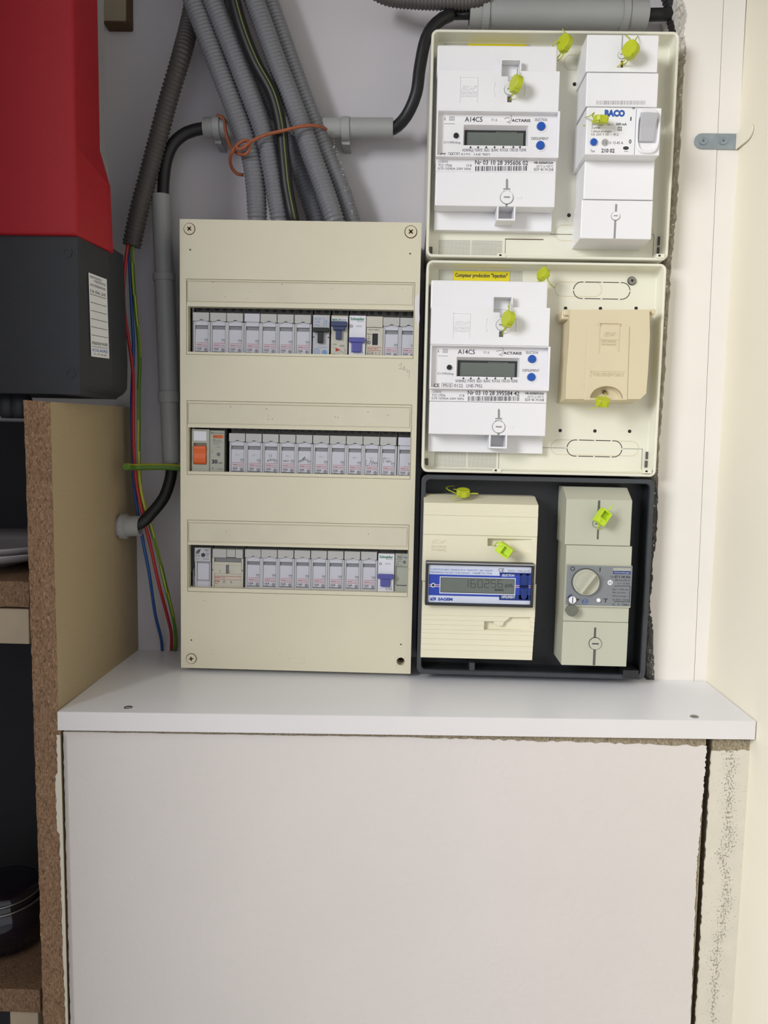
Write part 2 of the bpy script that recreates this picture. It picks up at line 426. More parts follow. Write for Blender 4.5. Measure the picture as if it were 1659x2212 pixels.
# crumbled plaster arris along the ragged edge
mb = MB(); rnd = random.Random(9)
pp = [p + Vector((-.0012 + rnd.uniform(-.0012, .0010), .0032 + rnd.uniform(-.001, .002), 0)) for p in left]
rows = []
for k in range(7): rows.append([Vector((p.x + .0002 - k * .0005 + rnd.uniform(-.0006, .0006) * min(k, 1.5), PIER + .0002 + k * .0026, p.z + rnd.uniform(-.0012, .0012) * min(k, 1))) for p in left])
nL = len(left); mb.add([p for r__ in rows for p in r__], [(k * nL + i, k * nL + i + 1, (k + 1) * nL + i + 1, (k + 1) * nL + i) for k in range(6) for i in range(nL - 1)])
o = obj('crumbled_edge', mb, 'raw_plaster', pier)
mb = MB()
for i in range(260):
    t = rnd.randrange(len(left)); p = left[t] + Vector((rnd.uniform(-.003, .0015), rnd.uniform(-.001, .010), rnd.uniform(-.003, .003)))
    s = rnd.uniform(.0004, .0017)
    v = [p + Vector((rnd.uniform(-1, 1), rnd.uniform(-.6, .6), rnd.uniform(-1, 1))) * s for _ in range(4)]
    mb.add(v, [(0, 1, 2), (0, 3, 1), (1, 3, 2), (2, 3, 0)])
o = obj('plaster_crumbs', mb, 'pier_paint', pier); o['kind'] = 'stuff'
# floor, ceiling, left wall of the closet
struct('floor', MB().box(-2.6, 1.6, -2.2, BACK, -.05, 0), 'room_floor')
struct('wall_left', MB().box(-.87, -.77, .2, BACK, 0, 2.5), 'wall_paint')
struct('trim_2', MB().box(-.77, -.60, .16, .24, 0, 2.5), 'cream_paint')        # unseen jamb of the closet opening, added to shade the left side
struct('trim_3', MB().box(-.77, .42, .16, .24, 1.97, 2.5), 'cream_paint')       # unseen lintel of the closet opening, added to darken the upper part
struct('ceiling', MB().box(-2.6, 1.6, -2.2, BACK + .1, 2.5, 2.6), 'wall_paint')
# ------------------------------------------------------------------ white shelf
fl, fr, br_, bl = UZ(124.5, 1537, ZSH), UZ(1635, 1558, ZSH), UZ(1531, 1475.5, ZSH), UZ(298, 1403, ZSH)
bl = Vector((bl.x, BACK - .0005, ZSH)); br2 = Vector((br_.x - .001, PIER - .0005, ZSH))
fr.x -= .001
sh = thing('shelf_board', 'white melamine shelf board under the fuse panel and meters', 'shelf', (0, .75, ZSH - .0175))
mb = MB(); low = Vector((0, 0, -.0170))
gp = U(1408, 1400, PIER).x
top = [fl, fr, br2, Vector((gp - .004, PIER - .0005, ZSH)), Vector((gp - .004, BACK - .0005, ZSH)), bl]
n = len(top)
mb.add(top + [p + low for p in top], [tuple(range(n)), tuple(range(2 * n - 1, n - 1, -1))] + [(i, i + n, (i + 1) % n + n, (i + 1) % n) for i in range(n)])
obj('board', mb, 'melamine', sh)
mb = MB(); off = Vector((0, -.0009, 0)); off2 = Vector((0, -.00005, 0)); dn = Vector((0, 0, -.0172)); upp = Vector((0, 0, -.0001))
mb.hexa([fl + off + upp, fr + off + upp, fr + off + dn, fl + off + dn], [fl + off2 + upp, fr + off2 + upp, fr + off2 + dn, fl + off2 + dn])
obj('edge_band', mb, 'melamine_edge', sh, bevel=.0003)
for px, py in ((277, 1528.5), (1500, 1548)):
    c = UZ(px, py, ZSH); mb = MB()
    n = 18
    mb.sheet([[(c.x + r * math.cos(2 * math.pi * i / n), c.y + r * math.sin(2 * math.pi * i / n), c.z + z) for i in range(n)] for r, z in ((.0040, .0001), (.0036, .0006), (.0022, .0003))])
    mb.box(c.x - .002, c.x + .002, c.y - .0004, c.y + .0004, c.z + .0003, c.z + .0007); obj('screw', mb, 'steel', sh)
# ------------------------------------------------------------------ cabinet front panel and side strip
def Yf(px): return .690 + (px - 130) / 1500 * .025
zt = ZSH - .0180
def jag(p0, p1, n, amp, rnd, axis='x'):
    out = []
    for i in range(n + 1):
        q = p0.lerp(p1, i / n); d = rnd.uniform(-amp, amp) * (1 if 0 < i < n else 0)
        out.append(Vector((q.x + (d if axis == 'x' else 0), q.y, q.z + (d if axis == 'z' else 0))))
    return out
def slab(pts, thick, mb, mi=0):
    n = len(pts); b = [p + Vector((0, thick, 0)) for p in pts]
    mb.add(pts + b, [tuple(range(n))[::-1], tuple(range(n, 2 * n))] + [(i, (i + 1) % n, (i + 1) % n + n, i + n) for i in range(n)], mi)
rnd = random.Random(5)
TLp, TRp = U(136, 1581, Yf(136)), U(1527, 1612, Yf(1527)); BLp, BRp = U(157, 2400, Yf(157)), U(1486, 2400, Yf(1486))
TLp.z = min(TLp.z, zt)
cab = thing('cabinet', 'off-white painted low cabinet with chipped panel edges beneath the shelf', 'cabinet', ((TLp.x + TRp.x) / 2, .70, BLp.z))
mb = MB(); pts = jag(TLp, U(900, 1593, Yf(900)), 40, .0003, rnd, 'z')[:-1] + jag(U(900, 1593, Yf(900)), TRp, 60, .0009, rnd, 'z')[:-1] + jag(TRp, U(1503, 1900, Yf(1503)), 70, .0008, rnd)[:-1] + jag(U(1503, 1900, Yf(1503)), BRp, 60, .0007, rnd)[:-1] + jag(BRp, BLp, 4, 0, rnd)[:-1] + jag(BLp, TLp, 90, .0004, rnd)[:-1]
slab(pts, .0012, mb); cfp = obj('front_panel', mb, 'door_paint', cab)
mb = MB(); c0, c1, c2, c3 = TLp + Vector((.0006, .0013, .0004)), Vector((TRp.x - .0006, TRp.y + .0013, zt - .0012)), BRp + Vector((-.0010, .0013, 0)), BLp + Vector((.0006, .0013, 0))
c0.z = zt - .0005
slab([c0, c1, c2, c3], .0155, mb); obj('chipboard_core', mb, 'chipboard_pale', cfp)
# narrow strip at the right
s0, s1, s2, s3 = U(1537, 1622, .7185), U(1631, 1621, .7185), U(1572, 2400, .7185), U(1491, 2400, .7185)
mb = MB(); pts = jag(s0, s1, 20, .0008, rnd, 'z')[:-1] + jag(s1, s2, 90, .0004, rnd)[:-1] + [s2] + jag(s3, s0, 120, .0008, rnd)[:-1]
slab(pts, .0012, mb); st = obj('filler_strip', mb, 'strip_scuffed', cab); st['label'] = 'scuffed cream filler strip'
d_ = Vector((s3.x - cab.location.x, 0, 0)); st.data.transform(Matrix.Translation(-d_)); st.location = d_
mb = MB(); q0, q1 = s0 + Vector((.0008, .0013, 0)), s1 + Vector((.0003, .0013, 0)); q0.z = q1.z = zt - .004
slab([q0, q1, s2 + Vector((.0003, .0013, 0)), s3 + Vector((.0008, .0013, 0))], .015, mb); obj('chipboard_core', mb, 'chipboard_pale', st)
# cabinet carcass side (white strip beside the upright)
mb = MB(); mb.box(U(131, 1800, .692).x - .006, U(135, 1800, .692).x, .6925, .86, cab.location.z, zt - .0005)
obj('side_panel', mb, 'strip_paint', cab)
mb = MB(); mb.box(U(150, 1800, .71).x, U(1560, 1800, .735).x, .745, .75, cab.location.z, zt - .004); obj('inner_panel', mb, 'shade_dark', cab)
# ------------------------------------------------------------------ chipboard upright at the left
# front strip TL(52,866) TR(108,871)  bottom (96,2212)-(141,2212)
f0, f1 = U(52, 864, .686), U(108.5, 868, .686); f3, f2 = U(101, 2400, .686), U(147, 2400, .686)
bt = U(291, 881, BACK - .0005); bb = UZ(298, 1403, ZSH)
upr = thing('chipboard_upright', 'raw chipboard upright panel left of the white shelf', 'board', (f3.x, .78, f3.z))
topz = f0.z
rnd = random.Random(4)
edge = [Vector((f0.x + (f3.x - f0.x) * t, .686, topz + (f3.z - topz) * t)) for t in (0, 1)]
mb = MB()
ztop_f = f1.z; xb = bt.x
F = [Vector((f0.x, .686, f0.z)), Vector((f1.x, .686, f1.z)), f2, f3]
B = [Vector((f0.x - (f1.x - bt.x), BACK - .0005, bt.z)), Vector((bt.x, BACK - .0005, bt.z)), Vector((bt.x + (f2.x - f1.x), BACK - .0005, f2.z)), Vector((f3.x - (f1.x - bt.x), BACK - .0005, f3.z))]
mb.hexa(F, B); obj('face', mb, 'chipboard_face', upr)
mb = MB(); k = .0006
Lz = 120; LL = []; RR = []
for i in range(Lz + 1):
    t = i / Lz; LL.append(F[0].lerp(F[3], t) + Vector((rnd.uniform(-.0004, .0003), -.0009, 0))); RR.append(F[1].lerp(F[2], t) + Vector((rnd.uniform(-.0002, .0004), -.0009, 0)))
mid = [[(a.lerp(b, u)) + Vector((0, rnd.uniform(-.0007, .0002), 0)) for u in [j / 8 for j in range(9)]] for a, b in zip(LL, RR)]
vs = [p for row in mid for p in row] + [p + Vector((0, .0012, 0)) for p in LL] + [p + Vector((0, .0012, 0)) for p in RR]
fs = [(i * 9 + j, i * 9 + j + 1, (i + 1) * 9 + j + 1, (i + 1) * 9 + j) for i in range(Lz) for j in range(8)]
kL = 9 * (Lz + 1); kR = kL + Lz + 1
fs += [(i * 9, (i + 1) * 9, kL + i + 1, kL + i) for i in range(Lz)] + [(i * 9 + 8, kR + i, kR + i + 1, (i + 1) * 9 + 8) for i in range(Lz)]
mb.add(vs, fs, smooth=False); obj('raw_front_edge', mb, 'chipboard_edge', upr)
YPE = .6838; rnd = random.Random(8); mb = MB()
left_ = [U(122 + 24 * t - (5 if .10 < t < .26 else 0) + 3 * max(0, t - .6) * 10 * .35 + rnd.uniform(-1.3, 1.3), 1588 + 812 * t, YPE) for t in [i / 110 for i in range(111)]]
rgt = [U(129.5 + 22 * t, 1588 + 812 * t, YPE) for t in [i / 110 for i in range(111)]]
vs = left_ + rgt; vs += [p + Vector((0, .0008, 0)) for p in vs]; n = 111
mb.add(vs, [(i, i + n, i + n + 1, i + 1) for i in range(n - 1)] + [(2 * n + i, 2 * n + i + 1, 3 * n + i + 1, 3 * n + i) for i in range(n - 1)] + [(i, i + 1, 2 * n + i + 1, 2 * n + i) for i in range(n - 1)] + [(n + i, 3 * n + i, 3 * n + i + 1, n + i + 1) for i in range(n - 1)])
o = obj('paint_overlap', mb, 'strip_paint', upr); o['label'] = 'chipped white paint edge'
# ------------------------------------------------------------------ shelves, batten, bowl and jar in the left compartment
zsh1 = U(30, 1255, .70).z
xr = U(60, 1280, .70).x - .002
XL = -.760
def lshelf(y0, y1, label, m='chipboard_edge'):
    a, b = U(30, y0, .70).z, U(30, y1, .70).z; x1 = U(66 if y0 < 1500 else 90, (y0 + y1) / 2, .70).x - .0015
    rndq = random.Random(y0); mb = MB(); fp = [(XL + (x1 - XL) * i / 60, a + rndq.uniform(-.0006, .0003)) for i in range(61)] + [(x1 - (x1 - XL) * i / 60, b + rndq.uniform(-.0006, .0003)) for i in range(61)]
    mb.prism(fp, .70, BACK - .007)
    return tag(obj('compartment_shelf', mb, m), label, 'shelf')
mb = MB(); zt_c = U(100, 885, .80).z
mb.box(XL, -.334, BACK - .006, BACK - .001, .02, zt_c - .012)  # added sheet, its dark colour paints the unlit depth of the compartment
tag(obj('shade_sheet', mb, 'shade_dark'), 'dark sheet standing in for shade in the compartment left of the chipboard upright', 'panel')
lshelf(1256, 1311, 'rough chipboard shelf carrying a stack of dishes left of the upright')
lshelf(2136, 2186, 'lower chipboard shelf under the dark jar at bottom left')
x1 = U(66, 1350, .703).x - .0015; za, zb = U(30, 1314, .703).z, U(30, 1391, .703).z
tag(obj('wooden_batten', MB().box(XL, x1, .703, .735, zb, za - .0003), 'pine', bevel=.001), 'pale wooden batten directly under the upper chipboard shelf', 'batten')
x1 = U(86, 2210, .70).x - .003; x0 = U(18, 2210, .70).x; za = U(30, 2186, .70).z - .0005
tag(obj('wooden_batten', MB().box(x0, x1, .703, .735, za - .05, za), 'pine', bevel=.001), 'short pale batten below the lower chipboard shelf at bottom left', 'batten')
def lathe(mb, cx, cy, prof, n=40, mi=0, smooth=True):
    mb.sheet([[(cx + r * math.cos(2 * math.pi * i / n), cy + r * math.sin(2 * math.pi * i / n), z) for i in range(n)] for r, z in prof], mi, smooth)
zs = U(30, 1256, .70).z
bc = U(-40, 1240, .80)
for k, (dz, rad) in enumerate(((0, .098), (.006, .093))):
    mb = MB(); z = zs + .0008 + dz * 1.0
    lathe(mb, bc.x, .795, [(.045, z), (.05, z + .004), (rad * .8, z + .008), (rad, z + .017), (rad - .001, z + .0185), (rad * .8, z + .0105), (.05, z + .0065), (.001, z + .0062)])
    tag(obj('dish', mb, 'glaze'), ('pale glazed dish at the bottom of the stack on the chipboard shelf', 'pale glazed dish on top of the stack on the chipboard shelf')[k], 'dish', 'dishes on the chipboard shelf')
# jar
zs = U(30, 2136, .70).z; jc = U(12, 2000, .775); jar = thing('storage_jar', 'dark glass storage jar with wire clasp on the lower left shelf', 'jar', (jc.x, .775, zs + .0008))
H = U(12, 1905, .775).z - zs; mb = MB(); z = zs + .0008
lathe(mb, jc.x, .775, [(.03, z), (.040, z + .004), (.041, z + H * .6), (.039, z + H * .72), (.034, z + H * .8), (.034, z + H * .84), (.001, z + H * .84)]); obj('glass_body', mb, 'glass_dark', jar)
mb = MB(); lathe(mb, jc.x, .775, [(.001, z + H * .86), (.036, z + H * .86), (.037, z + H * .9), (.034, z + H * .97), (.02, z + H), (.001, z + H)]); obj('lid', mb, 'glass_dark', jar)
for zz, r in ((.845, .0365), (.74, .040)):
    p = [Vector((jc.x + r * math.cos(t * math.pi / 20), .775 + r * math.sin(t * math.pi / 20), z + H * zz + .003 * math.cos(t * math.pi / 20))) for t in range(41)]
    mb = MB(); mb.tube(p, .0011, n=8, cap=False); obj('wire_ring', mb, 'steel', jar)
# ------------------------------------------------------------------ inverter
inv = thing('solar_inverter', 'red and black wall-mounted inverter at the left edge', 'inverter', (-.33, .75, U(100, 862, .70).z))
YI, YS = .70, .745
def P2(px, py, Y): return U(px, py, Y)
XLI = -.60
# red cover: columns fold (169) and side edge
ft = [P2(168, -80, YI), P2(168, 316, YI), P2(168, 395, YI), P2(166, 508, YI)]
for p in ft: p.x = ft[3].x
sd = [P2(200, -80, YS), P2(207, 316, YS), P2(230, 395, YS), P2(236.5, 543, YS)]
dk = [Vector((p.x, YS + .012, p.z)) for p in sd]
mb = MB(); lf = [Vector((XLI, YI - .004, p.z)) for p in ft]
vs = lf + ft + sd + dk; n = 4; fs = []
for c_ in range(3):
    for i in range(3): fs.append((c_ * 4 + i, c_ * 4 + i + 1, (c_ + 1) * 4 + i + 1, (c_ + 1) * 4 + i))
bk = [Vector((XLI, YS + .012, p.z)) for p in ft]; vs += bk
fs += [(0, 4, 8, 12, 16), (3, 19, 15, 11, 7)]
for i in range(3): fs += [(12 + i, 12 + i + 1, 16 + i + 1, 16 + i), (16 + i, 16 + i + 1, i + 1, i)]
mb.add(vs, fs); obj('red_cover', mb, 'inverter_red', inv, bevel=.0025, seg=3)
# black lower cover (set back a little, rounded lower corner)
Yb = YI + .004
zt1, zt2 = P2(166, 508, Yb).z, P2(234, 543, YS + .003).z
xf, xs = ft[3].x - .001, P2(233, 560, YS + .003).x
xs2 = P2(242, 800, YS + .003).x; zbot = P2(185, 862, Yb).z
prof = [(xs, zt2 + .006), (P2(240, 780, YS).x, P2(240, 780, YS).z)] + [(xs2 - .020 + .020 * math.cos(t), P2(242, 826, YS).z - .014 * math.sin(t)) for t in [i * math.pi / 16 for i in range(1, 9)]]
mb = MB(); pf = [Vector((xf, Yb, prof[0][1] + .01))] ; front_col = []; side_col = []
for x, z in prof: side_col.append(Vector((max(x, xf + .002), YS + .003 if x > xf + .004 else YS, z)))
zz = [s.z for s in side_col]; zz[0] = max(zz[0], zt1 + .002)
front_col = [Vector((xf, Yb, z)) for z in zz]; lc = [Vector((XLI, Yb, z)) for z in zz]
sb = [Vector((s.x, YS + .045, s.z)) for s in side_col]; lb = [Vector((XLI, YS + .045, z)) for z in zz]
n = len(zz); vs = lc + front_col + side_col + sb + lb; fs = []
for c_ in range(4):
    for i in range(n - 1): fs.append((c_ * n + i, c_ * n + i + 1, (c_ + 1) * n + i + 1, (c_ + 1) * n + i))
fs += [(0, n, 2 * n, 3 * n, 4 * n), (n - 1, 5 * n - 1, 4 * n - 1, 3 * n - 1, 2 * n - 1)]
for i in range(n - 1): fs.append((4 * n + i, 4 * n + i + 1, i + 1, i))
mb.add(vs, fs); obj('black_cover', mb, 'inverter_black', inv, bevel=.0015)
for px, py in ((145, 545), (152, 807)):
    p = P2(px, py, Yb); mb = MB(); mb.ring(p.x, p.z, .0028, .0045, Yb - .0006, Yb); mb.cyl(p.x, p.z, .0028, Yb - .0001, Yb + .001); obj('screw', mb, 'inverter_black', inv)
# light metal chassis behind the covers
mb = MB(); e0 = [P2(204, -80, .775), P2(226, 316, .80), P2(241, 545, .80), P2(246, 770, .80)]
poly = [(XLI, P2(0, -80, .78).z), (P2(224, -80, .79).x, P2(224, -80, .79).z), (P2(226, 316, .79).x, P2(226, 316, .79).z), (P2(238, 400, .79).x, P2(238, 400, .79).z), (P2(243, 780, .79).x, P2(243, 780, .79).z), (XLI, P2(243, 780, .79).z)]
mb.prism(poly, YS + .013, .79); obj('chassis', mb, 'metal_light', inv)
mb = MB(); mb.box(-.55, -.36, .79, BACK - .0005, P2(100, 700, .8).z, P2(100, 100, .8).z); obj('wall_bracket', mb, 'metal_light', inv)
mb = MB()
for px in (18, 45):
    p = P2(px, 870, .735); mb.add([], [])
    lathe(mb, p.x, .735, [(.008, zbot + .004), (.010, zbot), (.010, zbot - .012), (.006, zbot - .018), (.001, zbot - .018)], 16)
obj('cable_gland', mb, 'black_plastic', inv)
# service sticker on the slanted side of the black cover
sq = [P2(191, 589, 1), P2(230.5, 606, 1), P2(236, 775, 1), P2(197, 770, 1)]
def on_side(px, py):
    # intersection with the slanted plane through the fold line and the side edge
    A = Vector((xf, Yb, 0)); xe = side_col[1].x; n_ = Vector((-(YS + .003 - Yb), xe - xf, 0)); r = ray(px, py)
    t = (A.x * n_.x + A.y * n_.y) / (r.x * n_.x + r.y * n_.y); q = Vector((0, 0, CAMZ)) + r * t
    return q + Vector((.4, -.9, 0)) * .0009
c4 = [on_side(191, 589), on_side(230.5, 604), on_side(236, 775), on_side(197, 770)]
mb = MB(); mb.hexa([p + Vector((.0001, -.0003, 0)) for p in c4], c4); stk = obj('service_sticker', mb, 'paper', inv)
stk['label'] = 'white service sticker'
def stxt(mb, s, u0, v0, u1, v1, mi):
    vs, fs = glyphs(s, 0, 0, 0); out = []
    for a, b, c in vs:
        u = u0 + a * (u1 - u0); v = v1 + b * (v0 - v1)
        out.append(c4[0].lerp(c4[1], u).lerp(c4[3].lerp(c4[2], u), v) + Vector((.0002, -.0006, 0)))
    mb.add(out, fs, mi)
mb = MB()
stxt(mb, 'MAINTENANCE', .08, .025, .72, .055, 1); stxt(mb, '+ PREVENTIVE', .25, .065, .92, .095, 1); stxt(mb, 'DATE D\'INTERVENTION', .08, .12, .9, .15, 0)
stxt(mb, '16.06.20', .08, .19, .9, .225, 0); stxt(mb, 'mastervolt', .08, .80, .93, .85, 0); stxt(mb, 'www.masterservice', .08, .865, .93, .88, 1)
stxt(mb, 'SOLAIRE', .08, .90, .93, .935, 2); stxt(mb, '01 64 00 00', .15, .955, .85, .975, 1)
for k in range(6):
    v = .245 + k * .098; q = [c4[0].lerp(c4[1], u).lerp(c4[3].lerp(c4[2], u), vv) + Vector((.0002, -.0006, 0)) for u, vv in ((.06, v), (.94, v), (.94, v + .006), (.06, v + .006))]
    mb.add(q, [(0, 1, 2, 3)], 0)
obj('printed_text', mb, ['ink', 'ink_grey', 'ink_blue'], stk)
# block at the top left
blk = thing('wall_block', 'beige wooden block with dark lower edge on the wall at top left', 'wood block', U(250, 45, .88))
r = R(222, -60, 273, 46, .874); mb = MB(); mb.boxr(r, .874, BACK - .0005); obj('block', mb, 'beige_block', blk, bevel=.001)
mb = MB(); mb.box(r[0], r[1] + .0004, .873, BACK - .001, r[2] - .0016, r[2] - .0002); mb.box(r[1] + .0002, r[1] + .0010, .873, BACK - .001, r[2], r[3]); obj('edge_trim', mb, 'brown_edge', blk)
# ================================================================== PIPES, CONDUITS, WIRES
def corrugated(name, pts, Y, r, pitch, m, label, cat='conduit', group=None):
    p = resample(spline(upath(pts, Y), .002), pitch / 4)
    mb = MB(); mb.tube(p, r, n=18, rf=lambda i: r * (1, .985, .87, .88)[i % 4])
    return tag(obj(name, mb, m), label, cat, group)
G = 'grey corrugated conduits running down into the fuse panel'
HID = [(0, 0)]
corrugated('corrugated_conduit', [(270, -420), (325, -260), (385, -90), (417, 0), (468, 135), (520, 270), (542, 338), (552, 405), (556, 473), (558, 520, .850)], .838, .0104, .0037, 'conduit', 'leftmost grey corrugated conduit of the bundle above the fuse panel', group=G)
corrugated('corrugated_conduit', [(309, -420), (364, -260), (424, -90), (459, 0), (513, 135), (564, 270), (581, 338), (594, 405), (605, 473), (611, 520, .850)], .836, .0104, .0037, 'conduit', 'grey corrugated conduit just left of the striped black cable', group=G)
corrugated('corrugated_conduit', [(355, -420), (410, -260), (470, -90), (497, 0), (540, 135), (588, 240), (630, 331), (659, 405), (681, 473), (690, 520)], .862, .0095, .0037, 'conduit', 'grey corrugated conduit mostly hidden behind the striped black cable', group=G)
corrugated('corrugated_conduit', [(400, -420), (455, -260), (515, -90), (549, 0), (598, 135), (650, 270), (674, 338), (699, 405), (722, 473), (736, 520, .850)], .838, .0104, .0037, 'conduit', 'grey corrugated conduit just right of the striped black cable', group=G)
corrugated('corrugated_conduit', [(433, -420), (488, -260), (548, -90), (580, 0), (628, 135), (678, 270), (706, 338), (735, 405), (757, 473), (768, 520)], .856, .0100, .0037, 'conduit', 'rightmost grey corrugated conduit of the bundle, flecked with white plaster', group=G)
# plaster flecks on the rightmost conduit
mb = MB(); rnd = random.Random(2)
for i in range(60):
    t = rnd.random(); px = 728 + 45 * t ** .9 + rnd.uniform(-3, 2); py = 300 + 165 * t + rnd.uniform(-12, 12); p = U(px - 9, py, .846)
    s = rnd.uniform(.0003, .0011); v = [p + Vector((rnd.uniform(-1, 1), rnd.uniform(-.6, .6), rnd.uniform(-1, 1))) * s for _ in range(4)]
    mb.add(v, [(0, 1, 2), (0, 3, 1), (1, 3, 2), (2, 3, 0)])
o = obj('plaster_flecks', mb, 'melamine_edge', [c for c in C.objects if c.name.startswith('corrugated_conduit')][-1]); o['kind'] = 'stuff'
# black cable with olive stripe
p = spline(upath([(400, -420), (440, -260), (485, -90), (506, 0), (525, 67), (552, 135), (588, 202), (606, 270), (613, 338), (620, 405), (633, 473), (642, 520, .848)], .829), .004)
mb = MB(); mb.tube(p, .0062, n=16, fm=lambda i, j: 0)
sc_ = tag(obj('striped_cable', mb, 'cable_black'), 'thick black cable with an olive stripe in the middle of the conduit bundle', 'cable')
mb = MB(); mb.tube([q + Vector((.0022, -.0055, .0003)) for q in p], .0009, n=6); obj('colour_stripe', mb, 'stripe_olive', sc_)
# dark conduit left with three wires
corrugated('corrugated_conduit', [(425, -40, .868), (412, 40, .868), (392, 120), (365, 211), (341, 301), (321, 377), (301, 452), (284, 532)], .852, .0100, .0044, 'conduit_dark', 'dark grey corrugated conduit slanting down to the red, blue and green wires')
gw = 'loose single wires hanging from the dark conduit'
red = [(290, 500, .852), (276, 531), (267.5, 613), (268.4, 670), (275, 717), (283.6, 774), (288, 822), (288, 898), (290, 986), (296, 1053), (306.6, 1105), (323, 1170), (342, 1257), (362, 1333, .865), (370, 1370, .878), (370, 1404, .888)]
mb = MB(); mb.tube(spline(upath(red, .847), .005), .0018, n=10); tag(obj('single_wire', mb, 'wire_red'), 'red wire hanging from the end of the dark conduit', 'wire')
blue = [(288, 500, .852), (280, 556), (282.7, 632), (285.5, 689), (288.4, 746), (287.5, 784), (284.6, 860), (285, 931), (289, 1040), (297, 1102), (309, 1170), (323, 1243), (335, 1325, .868), (348, 1379, .880), (350.5, 1404, .888)]
mb = MB(); mb.tube(spline(upath(blue, .853), .005), .0018, n=10); tag(obj('single_wire', mb, 'wire_blue'), 'blue wire hanging from the dark conduit, splaying left at the shelf', 'wire')
grn = [(288, 500, .854), (285.5, 535), (287.4, 594), (293, 670), (299, 727), (301.7, 784), (299.8, 841), (299.8, 918), (299.8, 986), (303, 1053), (312, 1094), (327, 1143), (343, 1203), (359, 1270), (375, 1338, .868), (380, 1379, .880), (378.5, 1404, .888)]
mb = MB(); mb.tube(spline(upath(grn, .852), .005), .0021, n=10, fm=lambda i, j: (1 if ((j + i // 6) % 10) in (3, 4, 5, 8) else 0)); tag(obj('single_wire', mb, ['wire_green', 'wire_yellow']), 'green and yellow earth wire hanging from the dark conduit', 'wire')
# rigid pipes
def vpipe(): pass
pv = thing('rigid_pipe', 'vertical grey rigid pipe with two couplings left of the fuse panel', 'pipe', U(360, 1000, .862))
def pseg(a, b, Y, r, mb=None, n=26, hollow=True):
    mb = mb or MB(); A, B = U(*a, Y), U(*b, Y); d = (B - A)
    path = [A, A + d * .002, B - d * .002, B]
    mb.tube([A, A.lerp(B, .5), B], r, n=n, cap=False); mb.tube([A, A.lerp(B, .5), B], r * .82, n=n, cap=False)
    for P_ in (A, B):
        k = len(mb.v)
    # annular ends
    t = d.normalized(); u_ = t.cross(Vector((0, -1, 0))).normalized(); w_ = t.cross(u_)
    for P_ in (A, B):
        vs = [P_ + (u_ * math.cos(2 * math.pi * i / n) + w_ * math.sin(2 * math.pi * i / n)) * q for q in (r, r * .82) for i in range(n)]
        mb.add(vs, [(i, (i + 1) % n, n + (i + 1) % n, n + i) for i in range(n)])
    return mb
obj('pipe', pseg((347.5, 422), (371, 1001), .862, .0100), 'pipe_grey', pv)
for a, b in (((354.3, 592), (355, 607)), ((364.7, 846), (365.6, 869))): obj('coupling', pseg(a, b, .862, .0118), 'pipe_grey', pv)
obj('sleeve', pseg((355, 607), (364.7, 846), .862, .0107), 'pipe_grey', pv)
ph = thing('rigid_pipe', 'horizontal grey rigid pipe behind the conduit bundle', 'pipe', U(645, 300, .866))
obj('pipe', pseg((441, 276), (849, 277), .864, .0103), 'pipe_grey', ph)
def clip(px, py, w, Yc, r, parent):
    a, b = U(px - w / 2, py, Yc), U(px + w / 2, py + .014 * w, Yc); mb = MB(); n = 24
    for q0, q1 in ((r, r + .0016),):
        L = []
        for i in range(n + 1):
            t = math.radians(-50 + (280) * i / n + 0); L.append((math.cos(t), math.sin(t)))
        vs = []; 
        for c_, s_ in L:
            for rad in (q0, q1):
                for P_ in (a, b): vs.append(P_ + Vector((0, rad * s_ * -1, rad * c_)))
        fs = []
        for i in range(n):
            k = 4 * i; fs += [(k, k + 1, k + 5, k + 4), (k + 2, k + 3, k + 7, k + 6), (k, k + 2, k + 6, k + 4), (k + 1, k + 3, k + 7, k + 5)]
        mb.add(vs, fs)
    mb.box(a.x, b.x, Yc + .002, BACK - .0005, a.z - r - .005, a.z - r - .0005); mb.box(a.x, b.x, Yc + .001, BACK - .0005, a.z - r - .0035, a.z + r + .0005) if False else None
    return obj('pipe_clip', mb, 'pipe_grey', parent)
clip(747, 278, 17, .864, .0104, ph); clip(470, 276, 14, .864, .0104, ph)
pt = thing('rigid_pipe', 'thick grey rigid pipe along the top, above the upper meter box', 'pipe', U(1200, 60, .862))
obj('pipe', pseg((1014, 30), (1396, 34), .862, .0142), 'pipe_grey', pt)
clip(1048, 31, 15, .862, .0143, pt); clip(1348, 33, 14, .862, .0143, pt)
# stub through the upright
ps = thing('rigid_pipe', 'short pale grey pipe stub poking through the chipboard upright', 'pipe', U(283, 1165, .845))
obj('pipe', pseg((255, 1137), (303, 1136), .838, .0110), 'pipe_grey', ps)
mb = MB(); mb.ring(0, 0, .0105, .0135, -.003, .003); me = mb
q = U(268, 1137, .838); mb2 = MB(); mb2.add([(q.x + v[1], q.y + v[0], q.z + v[2]) for v in mb.v], mb.f); obj('collar', mb2, 'pipe_grey', ps)
# black power cable through all the pipes
cab_pts = [(1560, 22, .872), (1470, 27, .868), (1395, 32, .862), (1014, 28, .860), (972, 33, .852), (942, 51, .848), (920, 84, .846), (907, 145, .846), (899, 202, .846), (878, 250, .852), (850, 278, .862), (825, 278, .864), (800, 278, .864), (480, 277, .864), (458, 277, .864), (438, 277.5, .864), (403, 287, .863), (374, 311, .862), (359, 348, .862), (353.5, 390, .862), (352, 422, .862), (352, 450, .862), (353, 480, .862), (369, 950, .862), (370.5, 975, .862), (371, 1001, .862), (369, 1030, .862), (355, 1073, .856), (328, 1108, .848), (303, 1131, .840), (262, 1137, .838)]
mb = MB(); mb.tube(spline(upath(cab_pts, .86), .006), .0063, n=16); tag(obj('power_cable', mb, 'cable_black'), 'thick black cable curving between the grey rigid pipes', 'cable')
